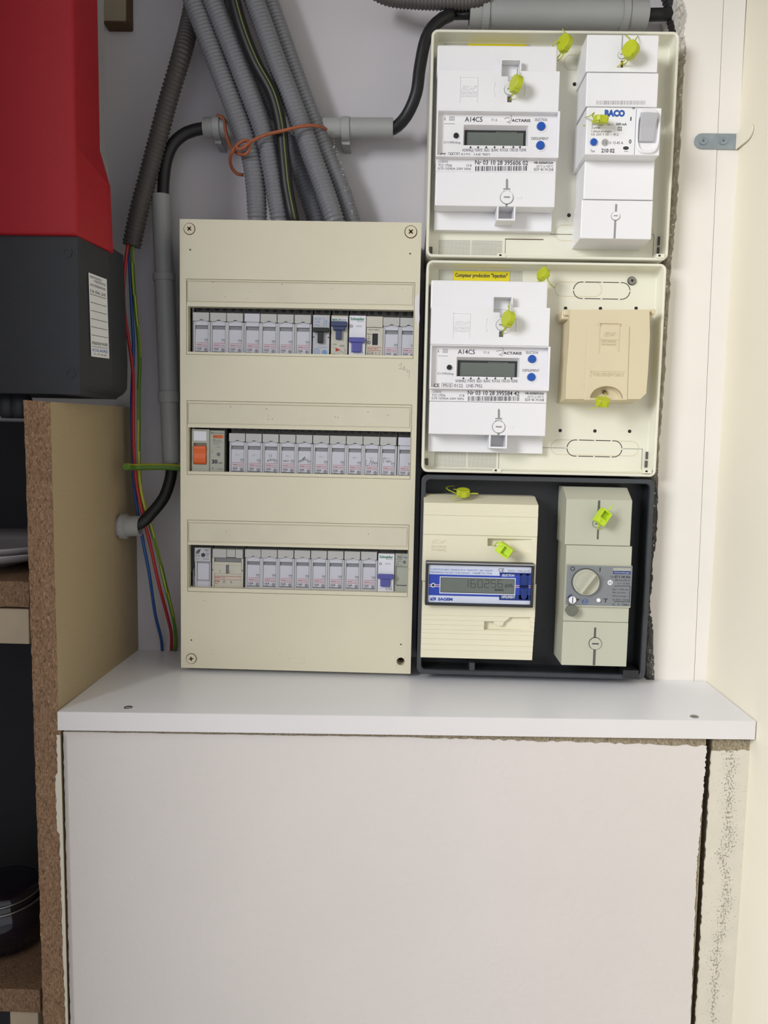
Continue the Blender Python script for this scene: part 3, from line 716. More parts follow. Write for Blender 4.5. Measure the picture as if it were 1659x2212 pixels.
# green-yellow tie wire
p = spline([U(272, 1008, .815), U(290, 1009, .838), U(330, 1008, .842), U(372, 1009, .846), U(392, 1011, .85)], .004)
mb = MB(); mb.tube(p, .0036, n=12, fm=lambda i, j: (1 if (j // 2) % 3 == 0 else 0)); tag(obj('earth_wire', mb, ['wire_green', 'wire_yellow']), 'short thick green-yellow wire crossing horizontally from the chipboard upright to the panel', 'wire')
# copper coloured tie
tie = [[(470, 249, .850), (483, 257, .848), (487, 280, .846), (493, 305, .842), (501, 322, .836), (514, 331, .826), (528, 334, .822), (537, 325, .820), (538, 309, .820), (531, 303, .819), (517, 309, .818), (510, 318, .819), (520, 322, .817), (534, 312, .816), (545, 304, .818), (575, 291, .820), (616, 281, .817), (640, 275, .820), (667, 271, .824), (690, 273, .832), (704, 279, .850)],
       [(509, 316, .820), (501, 330, .824), (497, 345, .832), (501, 363, .842), (512, 375, .846), (526, 378, .848)]]
mb = MB()
for t in tie: mb.tube(spline(upath(t, .84), .002), .0017, n=9)
tag(obj('copper_tie', mb, 'copper_tie'), 'knotted copper-coloured cord tied around the conduit bundle', 'cord')
# conduits at the top right, behind pipe and meter boxes
corrugated('corrugated_conduit', [(800, -22), (840, -3), (900, 4), (980, 6), (1030, 4), (1055, -6)], .850, .0074, .0037, 'conduit_dark', 'grey corrugated conduit grazing the top edge above the black cable')
corrugated('corrugated_conduit', [(1420, -300), (1440, -60), (1455, 20), (1472, 110), (1474, 250), (1468, 400), (1462, 560), (1455, 700)], .868, .0095, .0040, 'conduit_black', 'black corrugated conduit in the gap beside the meter boxes')
# ================================================================== FUSE PANEL
pn = thing('fuse_panel', 'beige three-row fuse panel with slots full of breakers', 'electrical panel', U(640, 1449, .85))
px0, px1, pz0, pz1 = U(389.5, 960, YP).x, U(899, 960, YP).x, U(640, 1449, YP).z, U(650, 477, YP).z
ins = [((402, 606, 895, 770.5), (405.5, 665.5, 892.5, 764), (403, 610, 893.5, 657)),
       ((403.5, 869.5, 888.5, 1030.5), (406.5, 928, 886.2, 1023), (405, 875, 887, 921)),
       ((404.5, 1128, 882.5, 1284), (406.5, 1182.5, 880.3, 1275), (406, 1133.5, 881, 1177))]
IR = [R(*i[0][:2], *i[0][2:], YP) for i in ins]; WR = [R(*i[1], YP) for i in ins]; LR = [R(*i[2], YP) for i in ins]
hp = U(865.5, 1429, YP); hr = .0046
cover = MB(); cover.plate(px0, px1, pz0, pz1, YP, YP + .0035, IR + [(hp.x - hr, hp.x + hr, hp.z - hr, hp.z + hr)])
for x0_, x1_, z0_, z1_ in ((px0, px0 + .002, pz0, pz1), (px1 - .002, px1, pz0, pz1), (px0, px1, pz0, pz0 + .002), (px0, px1, pz1 - .002, pz1)): cover.box(x0_, x1_, YP + .0036, YP + .040, z0_, z1_)
# round the square hole: ring fill
n = 32; k = len(cover.v)
sqp = []
for i in range(n):
    t = 2 * math.pi * (i + .5) / n; c_, s_ = math.cos(t), math.sin(t); m_ = max(abs(c_), abs(s_)); sqp.append((hp.x + hr * c_ / m_, hp.z + hr * s_ / m_))
cr_ = [(hp.x + hr * .93 * math.cos(2 * math.pi * (i + .5) / n), hp.z + hr * .93 * math.sin(2 * math.pi * (i + .5) / n)) for i in range(n)]
cover.add([(x, YP, z) for x, z in sqp] + [(x, YP, z) for x, z in cr_] + [(x, YP + .022, z) for x, z in cr_], [(i, (i + 1) % n, n + (i + 1) % n, n + i) for i in range(n)] + [(n + i, n + (i + 1) % n, 2 * n + (i + 1) % n, 2 * n + i) for i in range(n)])
for I_, W_ in zip(IR, WR): cover.plate(I_[0] - .0005, I_[1] + .0005, I_[2] - .0005, I_[3] + .0005, YP + .0016, YP + .0034, [W_])
obj('cover', cover, 'beige', pn, bevel=.0004)
mb = MB(); mb.cyl(hp.x, hp.z, hr * .93, YP + .0215, YP + .023); obj('screw_well', mb, 'brown_edge', pn)
for i in range(3):
    I, W_, L_ = IR[i], WR[i], LR[i]; mb = MB(); g_ = .0004
    mb.plate(I[0] + .0005, I[1] - .0005, I[2] + .0005, I[3] - .0007, YP + .0003, YP + .00155, [W_, L_]); 
    fr_ = obj('window_frame', mb, 'beige', pn, bevel=.0003)
    mb = MB(); mb.plate(L_[0] + .0008, L_[1] - .0008, L_[2] + .0012, L_[3] - .0010, YP + .0009, YP + .00155); obj('label_strip', mb, 'beige_insert', pn, bevel=.0003)
    mb = MB()
    for z0_, z1_ in ((W_[2] - .001, W_[2]), (W_[3], W_[3] + .001)): mb.box(W_[0], W_[1], YP + .003, YP + .011, z0_, z1_)
    mb.box(W_[0] - .001, W_[0], YP + .003, YP + .011, W_[2], W_[3]); mb.box(W_[1], W_[1] + .001, YP + .003, YP + .011, W_[2], W_[3]); obj('window_return', mb, 'beige', fr_)
def cross_screw(px, py, r, Y, parent, m='screw_beige', ang=0, ink='brown_edge'):
    p = U(px, py, Y); mb = MB(); mb.cyl(p.x, p.z, r, Y - .0012, Y + .001, n=28, r2=r); mb.ring(p.x, p.z, r * 1.0, r * 1.14, Y - .0001, Y + .0006, mi=1)
    for a in (ang, ang + 90):
        t = math.radians(a); c_, s_ = math.cos(t), math.sin(t); l, w_ = r * .48, r * .13
        pts = [(p.x + c_ * u - s_ * v, p.z + s_ * u + c_ * v) for u, v in ((-l, -w_), (l, -w_), (l, w_), (-l, w_))]
        mb.prism(pts, Y - .0013, Y - .0009, 1)
    return obj('screw', mb, [m, ink], parent)
cross_screw(409.5, 494.5, .0052, YP, pn, ang=50); cross_screw(887.5, 501, .0056, YP, pn, ang=45); cross_screw(413.5, 1422.5, .0050, YP, pn, ang=8)
mb = MB()
for px, py in ((411, 539.5), (886, 548), (413.5, 1382.5), (866, 1392)):
    p = U(px, py, YP); mb.ring(p.x, p.z, .0009, .0014, YP - .0003, YP + .0003, n=14); mb.cyl(p.x, p.z, .0008, YP - .0001, YP + .001, n=12, mi=1)
obj('small_pips', mb, ['beige', 'brown_edge'], pn)
r = R(624, 1420, 659, 1433, YP); mb = MB(); mb.plate(*r, YP - .00025, YP + .0001, [(r[0] + .0005, r[1] - .0005, r[2] + .0005, r[3] - .0005)]); obj('moulded_tab', mb, 'beige', pn)
# dirt specks (flat marks) and pencil scribble, white paint dab
mb = MB(); rnd = random.Random(12)
for px, py in ((486, 641), (535, 646), (540, 631), (609, 614), (460, 610), (718, 624), (870, 623), (480, 881), (498, 879), (576, 883), (724, 901), (730, 902), (579, 898), (580, 906), (588, 905), (795, 890), (838, 897), (489, 1148), (796, 1154), (458, 1405), (461, 1412), (442, 1297), (605, 1414), (884, 1229)):
    p = U(px, py, YP + .0008 if py < 660 or 870 < py < 925 or 1130 < py < 1180 else YP); s = rnd.uniform(.0003, .0007); mb.prism([(p.x + s * math.cos(a) * rnd.uniform(.4, 1), p.z + 1.4 * s * math.sin(a) * rnd.uniform(.4, 1)) for a in [i * math.pi / 3 for i in range(6)]], p.y - .0001, p.y + .0005)
obj('dirt_specks', mb, 'ink_grey', pn)['kind'] = 'stuff'
mb = MB(); sp = spline([U(x, y, YP - .0001) for x, y in ((862, 790), (868, 784), (866, 794), (862, 796), (870, 797), (874, 790), (872, 800), (878, 797), (880, 804), (884, 800), (884, 818))], .001); mb.tube(sp, .00016, n=4); obj('pencil_scribble', mb, 'ink_pale', pn)
mb = MB(); mb.prism([(U(x, y, YP).x, U(x, y, YP).z) for x, y in ((898, 640), (905, 634), (906.5, 690), (903, 712), (899, 690), (895.5, 668), (895.5, 650))], YP - .0002, YP + .0001); obj('paint_dab', mb, 'melamine_edge', pn)
# back box
mb = MB(); mb.plate(px0 + .004, px1 - .003, pz0 + .001, pz1 - .004, YP + .041, BACK - .001, []); mb.box(px0 + .006, px1 - .005, .845, .846, pz0 + .004, pz1 - .004) if False else None
obj('back_box', mb, 'black_plastic', pn)
mb = MB()
for W_ in WR:
    zc = (W_[2] + W_[3]) / 2; mb.box(W_[0] - .003, W_[1] + .003, .8465, .8495, zc - .017, zc + .017)
obj('mounting_rail', mb, 'black_plastic', pn)
# ================================================================== BREAKERS  (local frame: origin = top left of the face, x right, z up, y away)
YB = .8185
mm = .001
_mesh = {}
def shared(key, builder, mats):
    if key not in _mesh: _mesh[key] = builder().mesh(key.split('|')[0], mats)
    return _mesh[key]
def lpart(name, key, builder, mats, parent, bevel=0):
    me = shared(key, builder, [mats] if isinstance(mats, str) else mats); o = bpy.data.objects.new(name, me); C.objects.link(o); o.parent = parent; o['_local'] = 1
    if bevel:
        b = o.modifiers.new('bevel', 'BEVEL'); b.width = bevel; b.segments = 2; b.limit_method = 'ANGLE'; b.angle_limit = .7
    return o
def bx(mb, x0, x1, y0, y1, z0, z1, mi=0): return mb.box(x0 * mm, x1 * mm, y0 * mm, y1 * mm, z0 * mm, z1 * mm, mi)
def LT(mb, s, x0, x1, z0, z1, y=0, mi=0, **k): T_(mb, s, x0 * mm, x1 * mm, z0 * mm, z1 * mm, y * mm, mi, **k)
def b_body(w):
    def f():
        m = MB(); bx(m, .1, w - .1, 8, 27, -60, 18); bx(m, .6, w - .6, 3.5, 8, -40.5, -.5)
        for k in range(int(round(w / 17.5)) * 2):
            x = 4.6 + k * 8.4
            m.cyl(x * mm, 5.2 * mm, 2.3 * mm, 7.6 * mm, 8 * mm, n=14, mi=1)
        return m
    return f
def b_front():
    m = MB(); m.plate(0, 17.2 * mm, -44 * mm, -9.2 * mm, 0, 3.5 * mm, [(1.7 * mm, 15.3 * mm, -39.8 * mm, -9.3 * mm)]); bx(m, .3, 16.9, 3.5, 8, -44, 0); return m
def b_flap():
    m = MB(); p = [(-.4, 0), (16.3, 0), (16.3, -8.4), (13.8, -8.9), (11.5, -8.4), (9.0, -7.2), (7.6, -7.2), (5.2, -8.6), (2.6, -9.2), (-.4, -8.6)]
    m.prism([(x * mm, z * mm) for x, z in p], -1.3 * mm, 3.4 * mm); return m
def b_flap_flat():
    m = MB(); bx(m, .2, 16.0, -1.3, 3.4, -8.4, 0); return m
def b_tongue(): m = MB(); bx(m, 1.9, 15.0, .2, 3.4, -12.8, -8); return m
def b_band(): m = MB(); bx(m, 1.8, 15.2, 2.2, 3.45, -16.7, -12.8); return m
def b_label():
    m = MB(); bx(m, 1.9, 15.1, .7, 3.45, -39.2, -16.7); return m
def b_print():
    m = MB()
    bx(m, 3.2, 15, .58, .7, -30.8, -30.45, 1); bx(m, 3.2, 15, .58, .7, -34.5, -34.2, 1)
    LT(m, 'legrand', 3.5, 8.6, -33.5, -31.7, .7, 1, bold=.03); LT(m, '06106', 9.6, 14.2, -33.3, -32.0, .7, 1)
    for x in (11.4, 13.4):
        for dx in (0, 1.5): bx(m, x + dx * .9, x + dx * .9 + .25, .58, .7, -27.4, -26.2, 0)
        bx(m, x, x + 1.6, .58, .7, -27.5, -27.2, 0)
        m.prism([((x + .2) * mm, -27.5 * mm), ((x + .5) * mm, -27.5 * mm), ((x + 1.5) * mm, -29.6 * mm), ((x + 1.2) * mm, -29.6 * mm)], .58 * mm, .7 * mm)
    m.ring(12.7 * mm, -37.3 * mm, 1.2 * mm, 1.75 * mm, .55 * mm, .7 * mm, n=18, mi=2); m.cyl(12.7 * mm, -37.3 * mm, .8 * mm, .58 * mm, .7 * mm, n=10, mi=2)
    return m
def rating(s):
    def f(): m = MB(); LT(m, s, 3.4, 8.6, -37.5, -35.3, .7, bold=.015); bx(m, 3.6, 7.2, .58, .7, -38.6, -38.3); return m
    return f
def bprint_mats(): return ['ink', 'ink_red', 'ink_grey']
def std_breaker(px, py, s, label, group, flat=False, roty=.003):
    loc = U(px, py, YB); t = thing('circuit_breaker', label, 'circuit breaker', loc, group, True, roty)
    lpart('body', 'body|1', b_body(17.4), ['breaker_body', 'toggle_black'], t)
    lpart('front_frame', 'front', b_front, 'breaker_grey', t, .00025)
    if flat: lpart('flap', 'flapflat', b_flap_flat, 'breaker_label', t, .0004)
    else: lpart('flap', 'flap', b_flap, 'breaker_flap', t, .0005)
    lpart('flap_tongue', 'tongue', b_tongue, 'breaker_label', t)
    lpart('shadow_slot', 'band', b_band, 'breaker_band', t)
    lb = lpart('label_plate', 'label', b_label, 'breaker_label', t, .0002)
    lpart('printed_text', 'print', b_print, bprint_mats(), lb)
    lpart('rating_text', 'rating|' + s, rating(s), 'ink', lb)
    return t, lb
def scribble(pts_list, lb, key, m='ink'):
    def f():
        mb = MB()
        for pts in pts_list: mb.tube(spline([Vector((x * mm, .62 * mm, z * mm)) for x, z in pts], .0006), .00016, n=4)
        return mb
    lpart('handwriting', 'hand|' + key, f, m, lb)
ORD = ['first', 'second', 'third', 'fourth', 'fifth', 'sixth', 'seventh', 'eighth', 'ninth', 'tenth', 'eleventh', 'twelfth', 'thirteenth']
g1, g2, g3 = 'breakers in the top row', 'breakers in the middle row', 'breakers in the bottom row'
x1s = [418, 455, 491, 528, 564, 600.5, 637.5]
for i, x in enumerate(x1s):
    lab = f'grey 10A breaker, {ORD[i]} from the left in the top row' if i != 3 else 'grey 10A breaker with a flat plain flap, fourth in the top row'
    std_breaker(x, 674.5 + (x - 418) * .0245, '10A', lab, g1, flat=(i == 3), roty=.006)
std_breaker(829, 685.5, '16A', 'grey 16A breaker right of the one with the small black switch, top row', g1, roty=.006)
std_breaker(865.5, 686.5, '20A', 'grey 20A breaker cut by the right end of the top slot', g1, roty=.006)
x2s = [496, 532, 568.5, 605, 641, 677.5, 713.8, 750, 786, 822.5, 860]
r2 = ['20A', '20A', '20A', '20A', '20A', '20A', '10A', '20A', '20A', '32A', '16A']
l2 = ['grey 20A breaker with faint red marks right beside the orange-switch device', 'grey 20A breaker with faint red marks, second breaker of the middle row', 'grey 20A breaker with small handwriting, third breaker of the middle row', 'grey 20A breaker with pink and pencil writing, fourth of the middle row', 'grey 20A breaker with dark slanted handwriting, fifth of the middle row', 'grey 20A breaker with faint pink mark, sixth of the middle row', 'grey 10A breaker with blank label, seventh of the middle row', 'grey 20A breaker with faint pink mark, eighth of the middle row', 'grey 20A breaker with tall dark initials, ninth of the middle row', 'grey 32A breaker with dark handwritten word, tenth of the middle row', 'grey 16A breaker with flat flap cut by right end of the middle slot']
for i, x in enumerate(x2s):
    t, lb = std_breaker(x, 935.5 + (x - 496) * .0245, r2[i], l2[i], g2, flat=(i == 10), roty=.006)
    if i in (0, 1, 3, 5, 7, 8, 9):
        def fm_():
            m = MB(); LT(m, '40211', 6, 11, -23.2, -21.4, .7); return m
        lpart('faint_stamp', 'stamp', fm_, 'ink_pale' if i not in (3, 5) else 'ink_pale', lb)
    if i == 2: scribble([[(6.5, -21), (6.8, -24)], [(8.6, -20.5), (9, -24)], [(4.5, -29), (5, -26.5), (6, -28.5), (7.5, -25.5), (8, -28), (9.5, -25.5), (10, -27.5), (12, -25)]], lb, 'c')
    if i == 3: scribble([[(3.5, -26.5), (4.5, -28.5), (5.5, -26.5), (6.2, -28.6), (7.4, -26.6), (8.4, -28.4), (9.6, -26.6)]], lb, 'd')
    if i == 4: scribble([[(2.5, -29), (3.5, -26), (4.2, -28.6), (5.4, -25.5), (6, -27.8), (7.2, -23.6), (7.3, -27), (8.8, -22.5), (8.8, -26.5), (10, -25), (11, -26.5), (12.5, -24.5)], [(6, -25), (9.5, -23.6)]], lb, 'e')
    if i == 8: scribble([[(3.2, -24), (2.9, -30), (5.5, -29.6)], [(6.2, -29.5), (8.2, -24.5), (9, -29.2), (10.4, -25), (11.4, -29)]], lb, 'f')
    if i == 9: scribble([[(3.6, -21.5), (3.6, -27)], [(3.4, -22), (5.6, -21.4), (4.8, -23.8)], [(6, -26), (6.8, -24.4), (7.4, -26.2), (8.2, -24.5), (8.8, -26.4), (9.8, -24), (10.6, -25.8), (12.6, -24.6)]], lb, 'g')
x3s = [530.5, 565.5, 601, 637, 673, 708.8, 745, 781]
r3 = ['16A', '16A', '16A', '16A', '16A', '10A', '16A', '16A']
for i, x in enumerate(x3s):
    std_breaker(x, 1186 + (x - 530) * .021, r3[i], f'grey {r3[i]} breaker, {ORD[i]} after the wide 63A device in the bottom row', g3, roty=.005)
# --- odd devices
def dev(name, px, py, label, group, cat='circuit breaker', w=17.4):
    t = thing(name, label, cat, U(px, py, YB), group, True, .006)
    lpart('body', 'body|%g' % w, b_body(w), ['breaker_body', 'toggle_black'], t); return t
def one(name, t, f, mats, bevel=0): return lpart(name, name + '|' + str(len(_mesh)), f, mats, t, bevel)
# black-toggle breaker
t = dev('circuit_breaker', 676.5, 680, 'grey breaker with black toggle and blue print in the top row', g1)
def f(): m = MB(); bx(m, 0, 17, 0, 8, -13, 0); bx(m, 0, 17, .8, 8, -44, -13); return m
fr = one('front', t, f, 'breaker_grey', .0003)
def f(): m = MB(); bx(m, .3, 16.6, -5, 2, -17.5, -13.2); bx(m, 5.2, 11, -3.5, 2, -28.5, -17); return m
one('toggle', t, f, 'toggle_black', .0006)
def f():
    m = MB(); LT(m, 'AEG DX', 1, 8.5, -5, -2.8, 0); LT(m, '10 000', 2, 7, -8, -6, 0); LT(m, '2,5kA', 2, 7, -11, -9.3, 0); LT(m, 'C', 9.8, 11.5, -4.6, -2.8, 0); LT(m, 'IY', 11, 15, -11, -5, 0)
    m.ring(4 * mm, -36.5 * mm, 2.6 * mm, 3.1 * mm, .6 * mm, .8 * mm); LT(m, 'GE', 2.5, 5.6, -37.8, -35, .8, shear=.3); m.cyl(12.2 * mm, -37.5 * mm, 2.5 * mm, .6 * mm, .8 * mm); bx(m, 5, 14.5, .65, .8, -32.6, -32.2)
    return m
one('printed_text', fr, f, 'ink_paleblue')
def f():
    m = MB()
    for x in (.8, 16): m.cyl(x * mm, -22.3 * mm, .7 * mm, .5 * mm, .9 * mm, n=10)
    return m
one('side_pins', t, f, 'ink')
# navy toggle
t = dev('circuit_breaker', 716, 681, 'pale breaker with navy toggle and green lettering in the top row', g1)
def f(): m = MB(); bx(m, 0, 17, 0, 8, -44, 0); return m
fr = one('front', t, f, 'breaker_warm', .0003)
def f(): m = MB(); bx(m, .2, 16.4, -6, 0, -11.6, -6.6); bx(m, 2, 14.6, -5, 0, -15.4, -11.4); bx(m, 5, 11, -3.6, 0, -24.5, -15); return m
one('toggle', t, f, 'toggle_navy', .0007)
def f():
    m = MB(); bx(m, .4, 16.6, -.15, 0, -6.4, -2, 3); LT(m, 'MERLIN', 1, 10, -5.6, -3.2, -.15, 1, bold=.02); LT(m, 'GERIN', 10.4, 15.5, -5.4, -3.4, -.15, 0)
    LT(m, 'L 20A', .8, 6, -30, -28.2, 0); LT(m, '10000', 9, 14, -31.5, -29.6, 0); m.prism([(5 * mm, -32.6 * mm), (5 * mm, -36.6 * mm), (10 * mm, -34.6 * mm)], -.15 * mm, 0, 2); LT(m, 'Vigi', .6, 8, -41.5, -38.5, 0, 1, bold=.02); LT(m, '230', 10, 13.5, -41.6, -40, 0)
    m.prism([(.6 * mm, -31.2 * mm), (16 * mm, -38.6 * mm), (16 * mm, -38.9 * mm), (.6 * mm, -31.5 * mm)], -.1 * mm, 0, 0); bx(m, 14.4, 14.8, -.1, 0, -36.8, -33); return m
one('printed_text', fr, f, ['ink_grey', 'ink_green', 'ink_red', 'breaker_white'])
# violet toggles (two alike)
def violet(px, py, label, group, dz=0, c32=False, ln=14.8):
    t = dev('circuit_breaker', px, py, label, group)
    def f(): m = MB(); bx(m, 0, 17, -.6, 8, -44, 0); return m
    fr = lpart('front', 'vfront', f, 'breaker_white', t, .0004)
    z0 = -22.4 + dz
    def f(): m = MB(); bx(m, .2, 16.6, -5.5, 0, z0 - 5, z0); bx(m, 3.2, 13, -4.2, 0, z0 - ln, z0 - 4.8); return m
    one('toggle', t, f, 'toggle_violet', .0009)
    def f(): m = MB(); bx(m, .2, 3.0, -1.2, 0, z0 - ln - .2, z0 - 5.4); bx(m, 13.4, 16.6, -1.2, 0, z0 - ln - .2, z0 - 5.4); return m
    one('toggle_guard', t, f, 'breaker_white', .0008)
    def f():
        m = MB(); LT(m, 'Schneider', 1.2, 15.4, -4.8, -1.8, -.6, 0, bold=.03); LT(m, 'Electric', 8.4, 15.2, -6.2, -5.2, -.6, 0); m.ring(2.5 * mm, -10.8 * mm, .8 * mm, 1.4 * mm, -.75 * mm, -.6 * mm, n=16, mi=1); LT(m, "D'clic", 7.6, 13, -11.4, -9.6, -.6, 1)
        if c32: LT(m, 'C32', 8.4, 15.6, -38.6, -36.0, -.6, 1, bold=.02); LT(m, 'iDT40', 1.2, 5.8, -37.4, -36.2, -.6, 2)
        else: LT(m, 'C 20', 8.6, 15.4, -41.6, -39.2, -.6, 1); LT(m, '20727', 1.2, 5, -41, -39.6, -.6, 2)
        return m
    one('printed_text', fr, f, ['ink_green', 'ink_grey', 'ink_pale'])
violet(755, 681.5, 'white breaker with violet toggle in the top row', g1)
violet(817.5, 1195.5, 'white breaker with violet toggle marked C32 in the bottom row', g3, c32=True, dz=1.1, ln=13.4)
# differential breaker with small black switch
t = dev('circuit_breaker', 792.5, 683.5, 'cream-grey breaker with small black rectangular switch in the top row', g1)
def f(): m = MB(); m.plate(0, 17 * mm, -44 * mm, -11 * mm, .2 * mm, 8 * mm, [(6.2 * mm, 11.8 * mm, -28.6 * mm, -17 * mm)]); bx(m, 0, 17, 4, 8, -44, 0); return m
fr = one('front', t, f, 'breaker_warm', .0003)
def f(): m = MB(); bx(m, -.2, 16.4, -1.3, 4, -10.8, 0); m.prism([(5.6 * mm, -10.6 * mm), (8.2 * mm, -8 * mm), (10.8 * mm, -10.6 * mm)], -1.6 * mm, -1.2 * mm); return m
one('flap', t, f, 'breaker_warm', .0005)
def f(): m = MB(); bx(m, 6.3, 11.7, 2, 5, -28.5, -17.1); return m
one('switch', t, f, 'toggle_black')
def f():
    m = MB(); LT(m, '230 V/ 400 V~', 2, 14.6, -14, -12.6, .2); LT(m, '32 A', 1, 5.4, -18.6, -17, .2, bold=.02); LT(m, '400 V', 1, 5, -23, -21.6, .2); LT(m, 'In', 2, 4, -20.8, -19.6, .2); m.ring(3 * mm, -26 * mm, .8 * mm, 1.8 * mm, 0, .2 * mm, n=16, mi=2)
    bx(m, 1, 15.4, 0, .2, -31, -30.6, 1); bx(m, 1, 15.4, 0, .2, -34.2, -33.8, 1); LT(m, 'legrand', 1.2, 6.8, -33.2, -31.6, .2, 1, bold=.03); LT(m, '060 15', 8, 12.6, -33.2, -31.6, .2, 1)
    m.plate(1.2 * mm, 7.4 * mm, -39.6 * mm, -35.4 * mm, .05 * mm, .2 * mm, [(1.5 * mm, 7.1 * mm, -39.3 * mm, -35.7 * mm)]); LT(m, '0,03', 2, 6.6, -38.4, -36.6, .2)
    for x in (9.4, 13): m.prism([(x * mm, -35.4 * mm), ((x + .3) * mm, -35.4 * mm), ((x + 1.8) * mm, -41 * mm), ((x + 1.5) * mm, -41 * mm)], .05 * mm, .2 * mm)
    return m
one('printed_text', fr, f, ['ink', 'ink_red', 'ink_grey'])
# two-module differential with orange switch
t = dev('differential_switch', 414.5, 926.5, 'two-module grey-green differential switch with orange rocker, middle row left', g2, 'circuit breaker', 34.6)
def f(): m = MB(); m.plate(0, 18.6 * mm, -45 * mm, 0, -1.6 * mm, 8 * mm, [(2.2 * mm, 15.8 * mm, -36.6 * mm, -14.6 * mm)]); bx(m, 18.6, 34, .2, 8, -45, -.8); bx(m, 2, 16, 3, 8, -37, -14); return m
fr = one('front', t, f, 'module_green', .0005)
def f():
    m = MB(); p = [(-1, -36.4), (-3.2, -34), (-4.2, -30), (-2.6, -25), (-4.0, -20), (-3.2, -17.4), (1, -17)]
    P_ = [Vector((2.5 * mm, y * mm, z * mm)) for y, z in p] + [Vector((2.5 * mm, 3 * mm, -17 * mm)), Vector((2.5 * mm, 3 * mm, -36.4 * mm))]; Q_ = [q + Vector((13 * mm, 0, 0)) for q in P_]; n = len(P_)
    m.add(P_ + Q_, [tuple(range(n)), tuple(range(2 * n - 1, n - 1, -1))] + [(i, (i + 1) % n, (i + 1) % n + n, i + n) for i in range(n)]); return m
one('rocker', t, f, 'toggle_orange', .0006)
def f(): m = MB(); bx(m, 2.6, 15.6, -2, -1.4, -12, -2.2); return m
one('blank_label', t, f, 'breaker_white')
def f():
    m = MB(); LT(m, '30', 21, 27, -35.6, -31, .2, 0, bold=.05); LT(m, 'mA', 28, 32, -35.4, -33.4, .2, 0, bold=.02); bx(m, 22, 33, .05, .2, -9, -5.4, 1); LT(m, 'MULTI 9', 22.8, 31, -8.4, -6.4, .05, 0); LT(m, 'MERLIN GERIN', 21.5, 33, -4.4, -3, .2, 2)
    LT(m, 'ID', 22, 24.8, -12, -10, .2, 0); LT(m, '63A', 26, 31, -12, -10.2, .2, 2); bx(m, 22, 33, .05, .2, -13, -12.7, 2); LT(m, '415V~', 22, 30, -15.6, -14, .2, 2); LT(m, '0,030', 25, 30, -18.8, -17.4, .2, 2); m.cyl(28 * mm, -25.6 * mm, 2 * mm, .05 * mm, .2 * mm, n=16, mi=2)
    bx(m, 21.4, 21.7, .05, .2, -24, -22.4); LT(m, '8', 20, 21.4, -4.6, -2.4, .2, 0); LT(m, '0', 21.2, 22.6, -41.4, -39.4, .2, 0); LT(m, '23385', 27, 32, -41.6, -40.2, .2, 2); return m
one('printed_text', fr, f, ['ink', 'ink_orange', 'ink_grey'])
# module at the left of bottom row
t = dev('circuit_breaker', 421, 1182.5, 'grey breaker with black diagonal emblem at the left of the bottom row', g3)
def f(): m = MB(); bx(m, 0, 17, -1.5, 8, -14.6, 0); bx(m, 0, 17, 2.5, 8, -44, -14.6); bx(m, 0, 2.2, 0, 8, -44, -14.6); bx(m, 15.6, 17, 0, 8, -44, -14.6); return m
fr = one('front', t, f, 'breaker_grey', .0005)
def f(): m = MB(); bx(m, 2.6, 15.2, .6, 3, -34.5, -16.6); bx(m, 1, 15.6, 1.2, 3, -42.6, -36); return m
one('label_plate', t, f, 'breaker_label', .0006)
def f():
    m = MB(); LT(m, 'df', 1.4, 6.8, -6.4, -1.6, -1.5, 0, bold=.04, shear=.35); LT(m, 'P&C', 11, 15.4, -3.4, -1.4, -1.5, 0); LT(m, '16 A', 1, 5.6, -9.4, -7.4, -1.5, 0); m.cyl(9.2 * mm, -7.6 * mm, 2.2 * mm, -1.65 * mm, -1.5 * mm, n=18); LT(m, 'IY', 12.4, 15.6, -9.4, -5, -1.5, 1); LT(m, '230 V~', 1, 6, -12.4, -11, -1.5, 1); LT(m, '470276', 8.6, 15.4, -12.4, -11, -1.5, 1); return m
one('printed_text', fr, f, ['ink', 'ink_grey'])
# wide 63A device
t = dev('contactor', 458.5, 1185, 'wide two-module 63A device with raised flaps in the bottom row', g3, 'circuit breaker', 34.6)
def f(): m = MB(); m.plate(0, 32.8 * mm, -45 * mm, -9.6 * mm, 0, 3.5 * mm, [(2 * mm, 31.2 * mm, -46 * mm, -9.8 * mm)]); bx(m, .2, 33, 3.5, 8, -45, 0); bx(m, 2, 31, 1.2, 3.5, -45, -26.6); bx(m, 2, 14.6, .3, 3.5, -26.4, -15.5); bx(m, 18, 31, .3, 3.5, -26.4, -15.5); bx(m, 2.2, 31, -.2, 3.5, -16.8, -14); return m
fr = one('front', t, f, 'breaker_warm', .0004)
def f(): m = MB(); bx(m, .4, 15.2, -1.4, 3.4, -9.2, 0); bx(m, 15.5, 24.6, -1.1, 3.4, -8.6, -.2); bx(m, 24.9, 32.6, -1.4, 3.4, -9.2, 0); return m
one('flap', t, f, 'breaker_flap', .0006)
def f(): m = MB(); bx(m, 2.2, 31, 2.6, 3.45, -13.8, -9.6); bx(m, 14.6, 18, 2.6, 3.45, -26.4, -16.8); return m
one('shadow_slot', t, f, 'breaker_band')
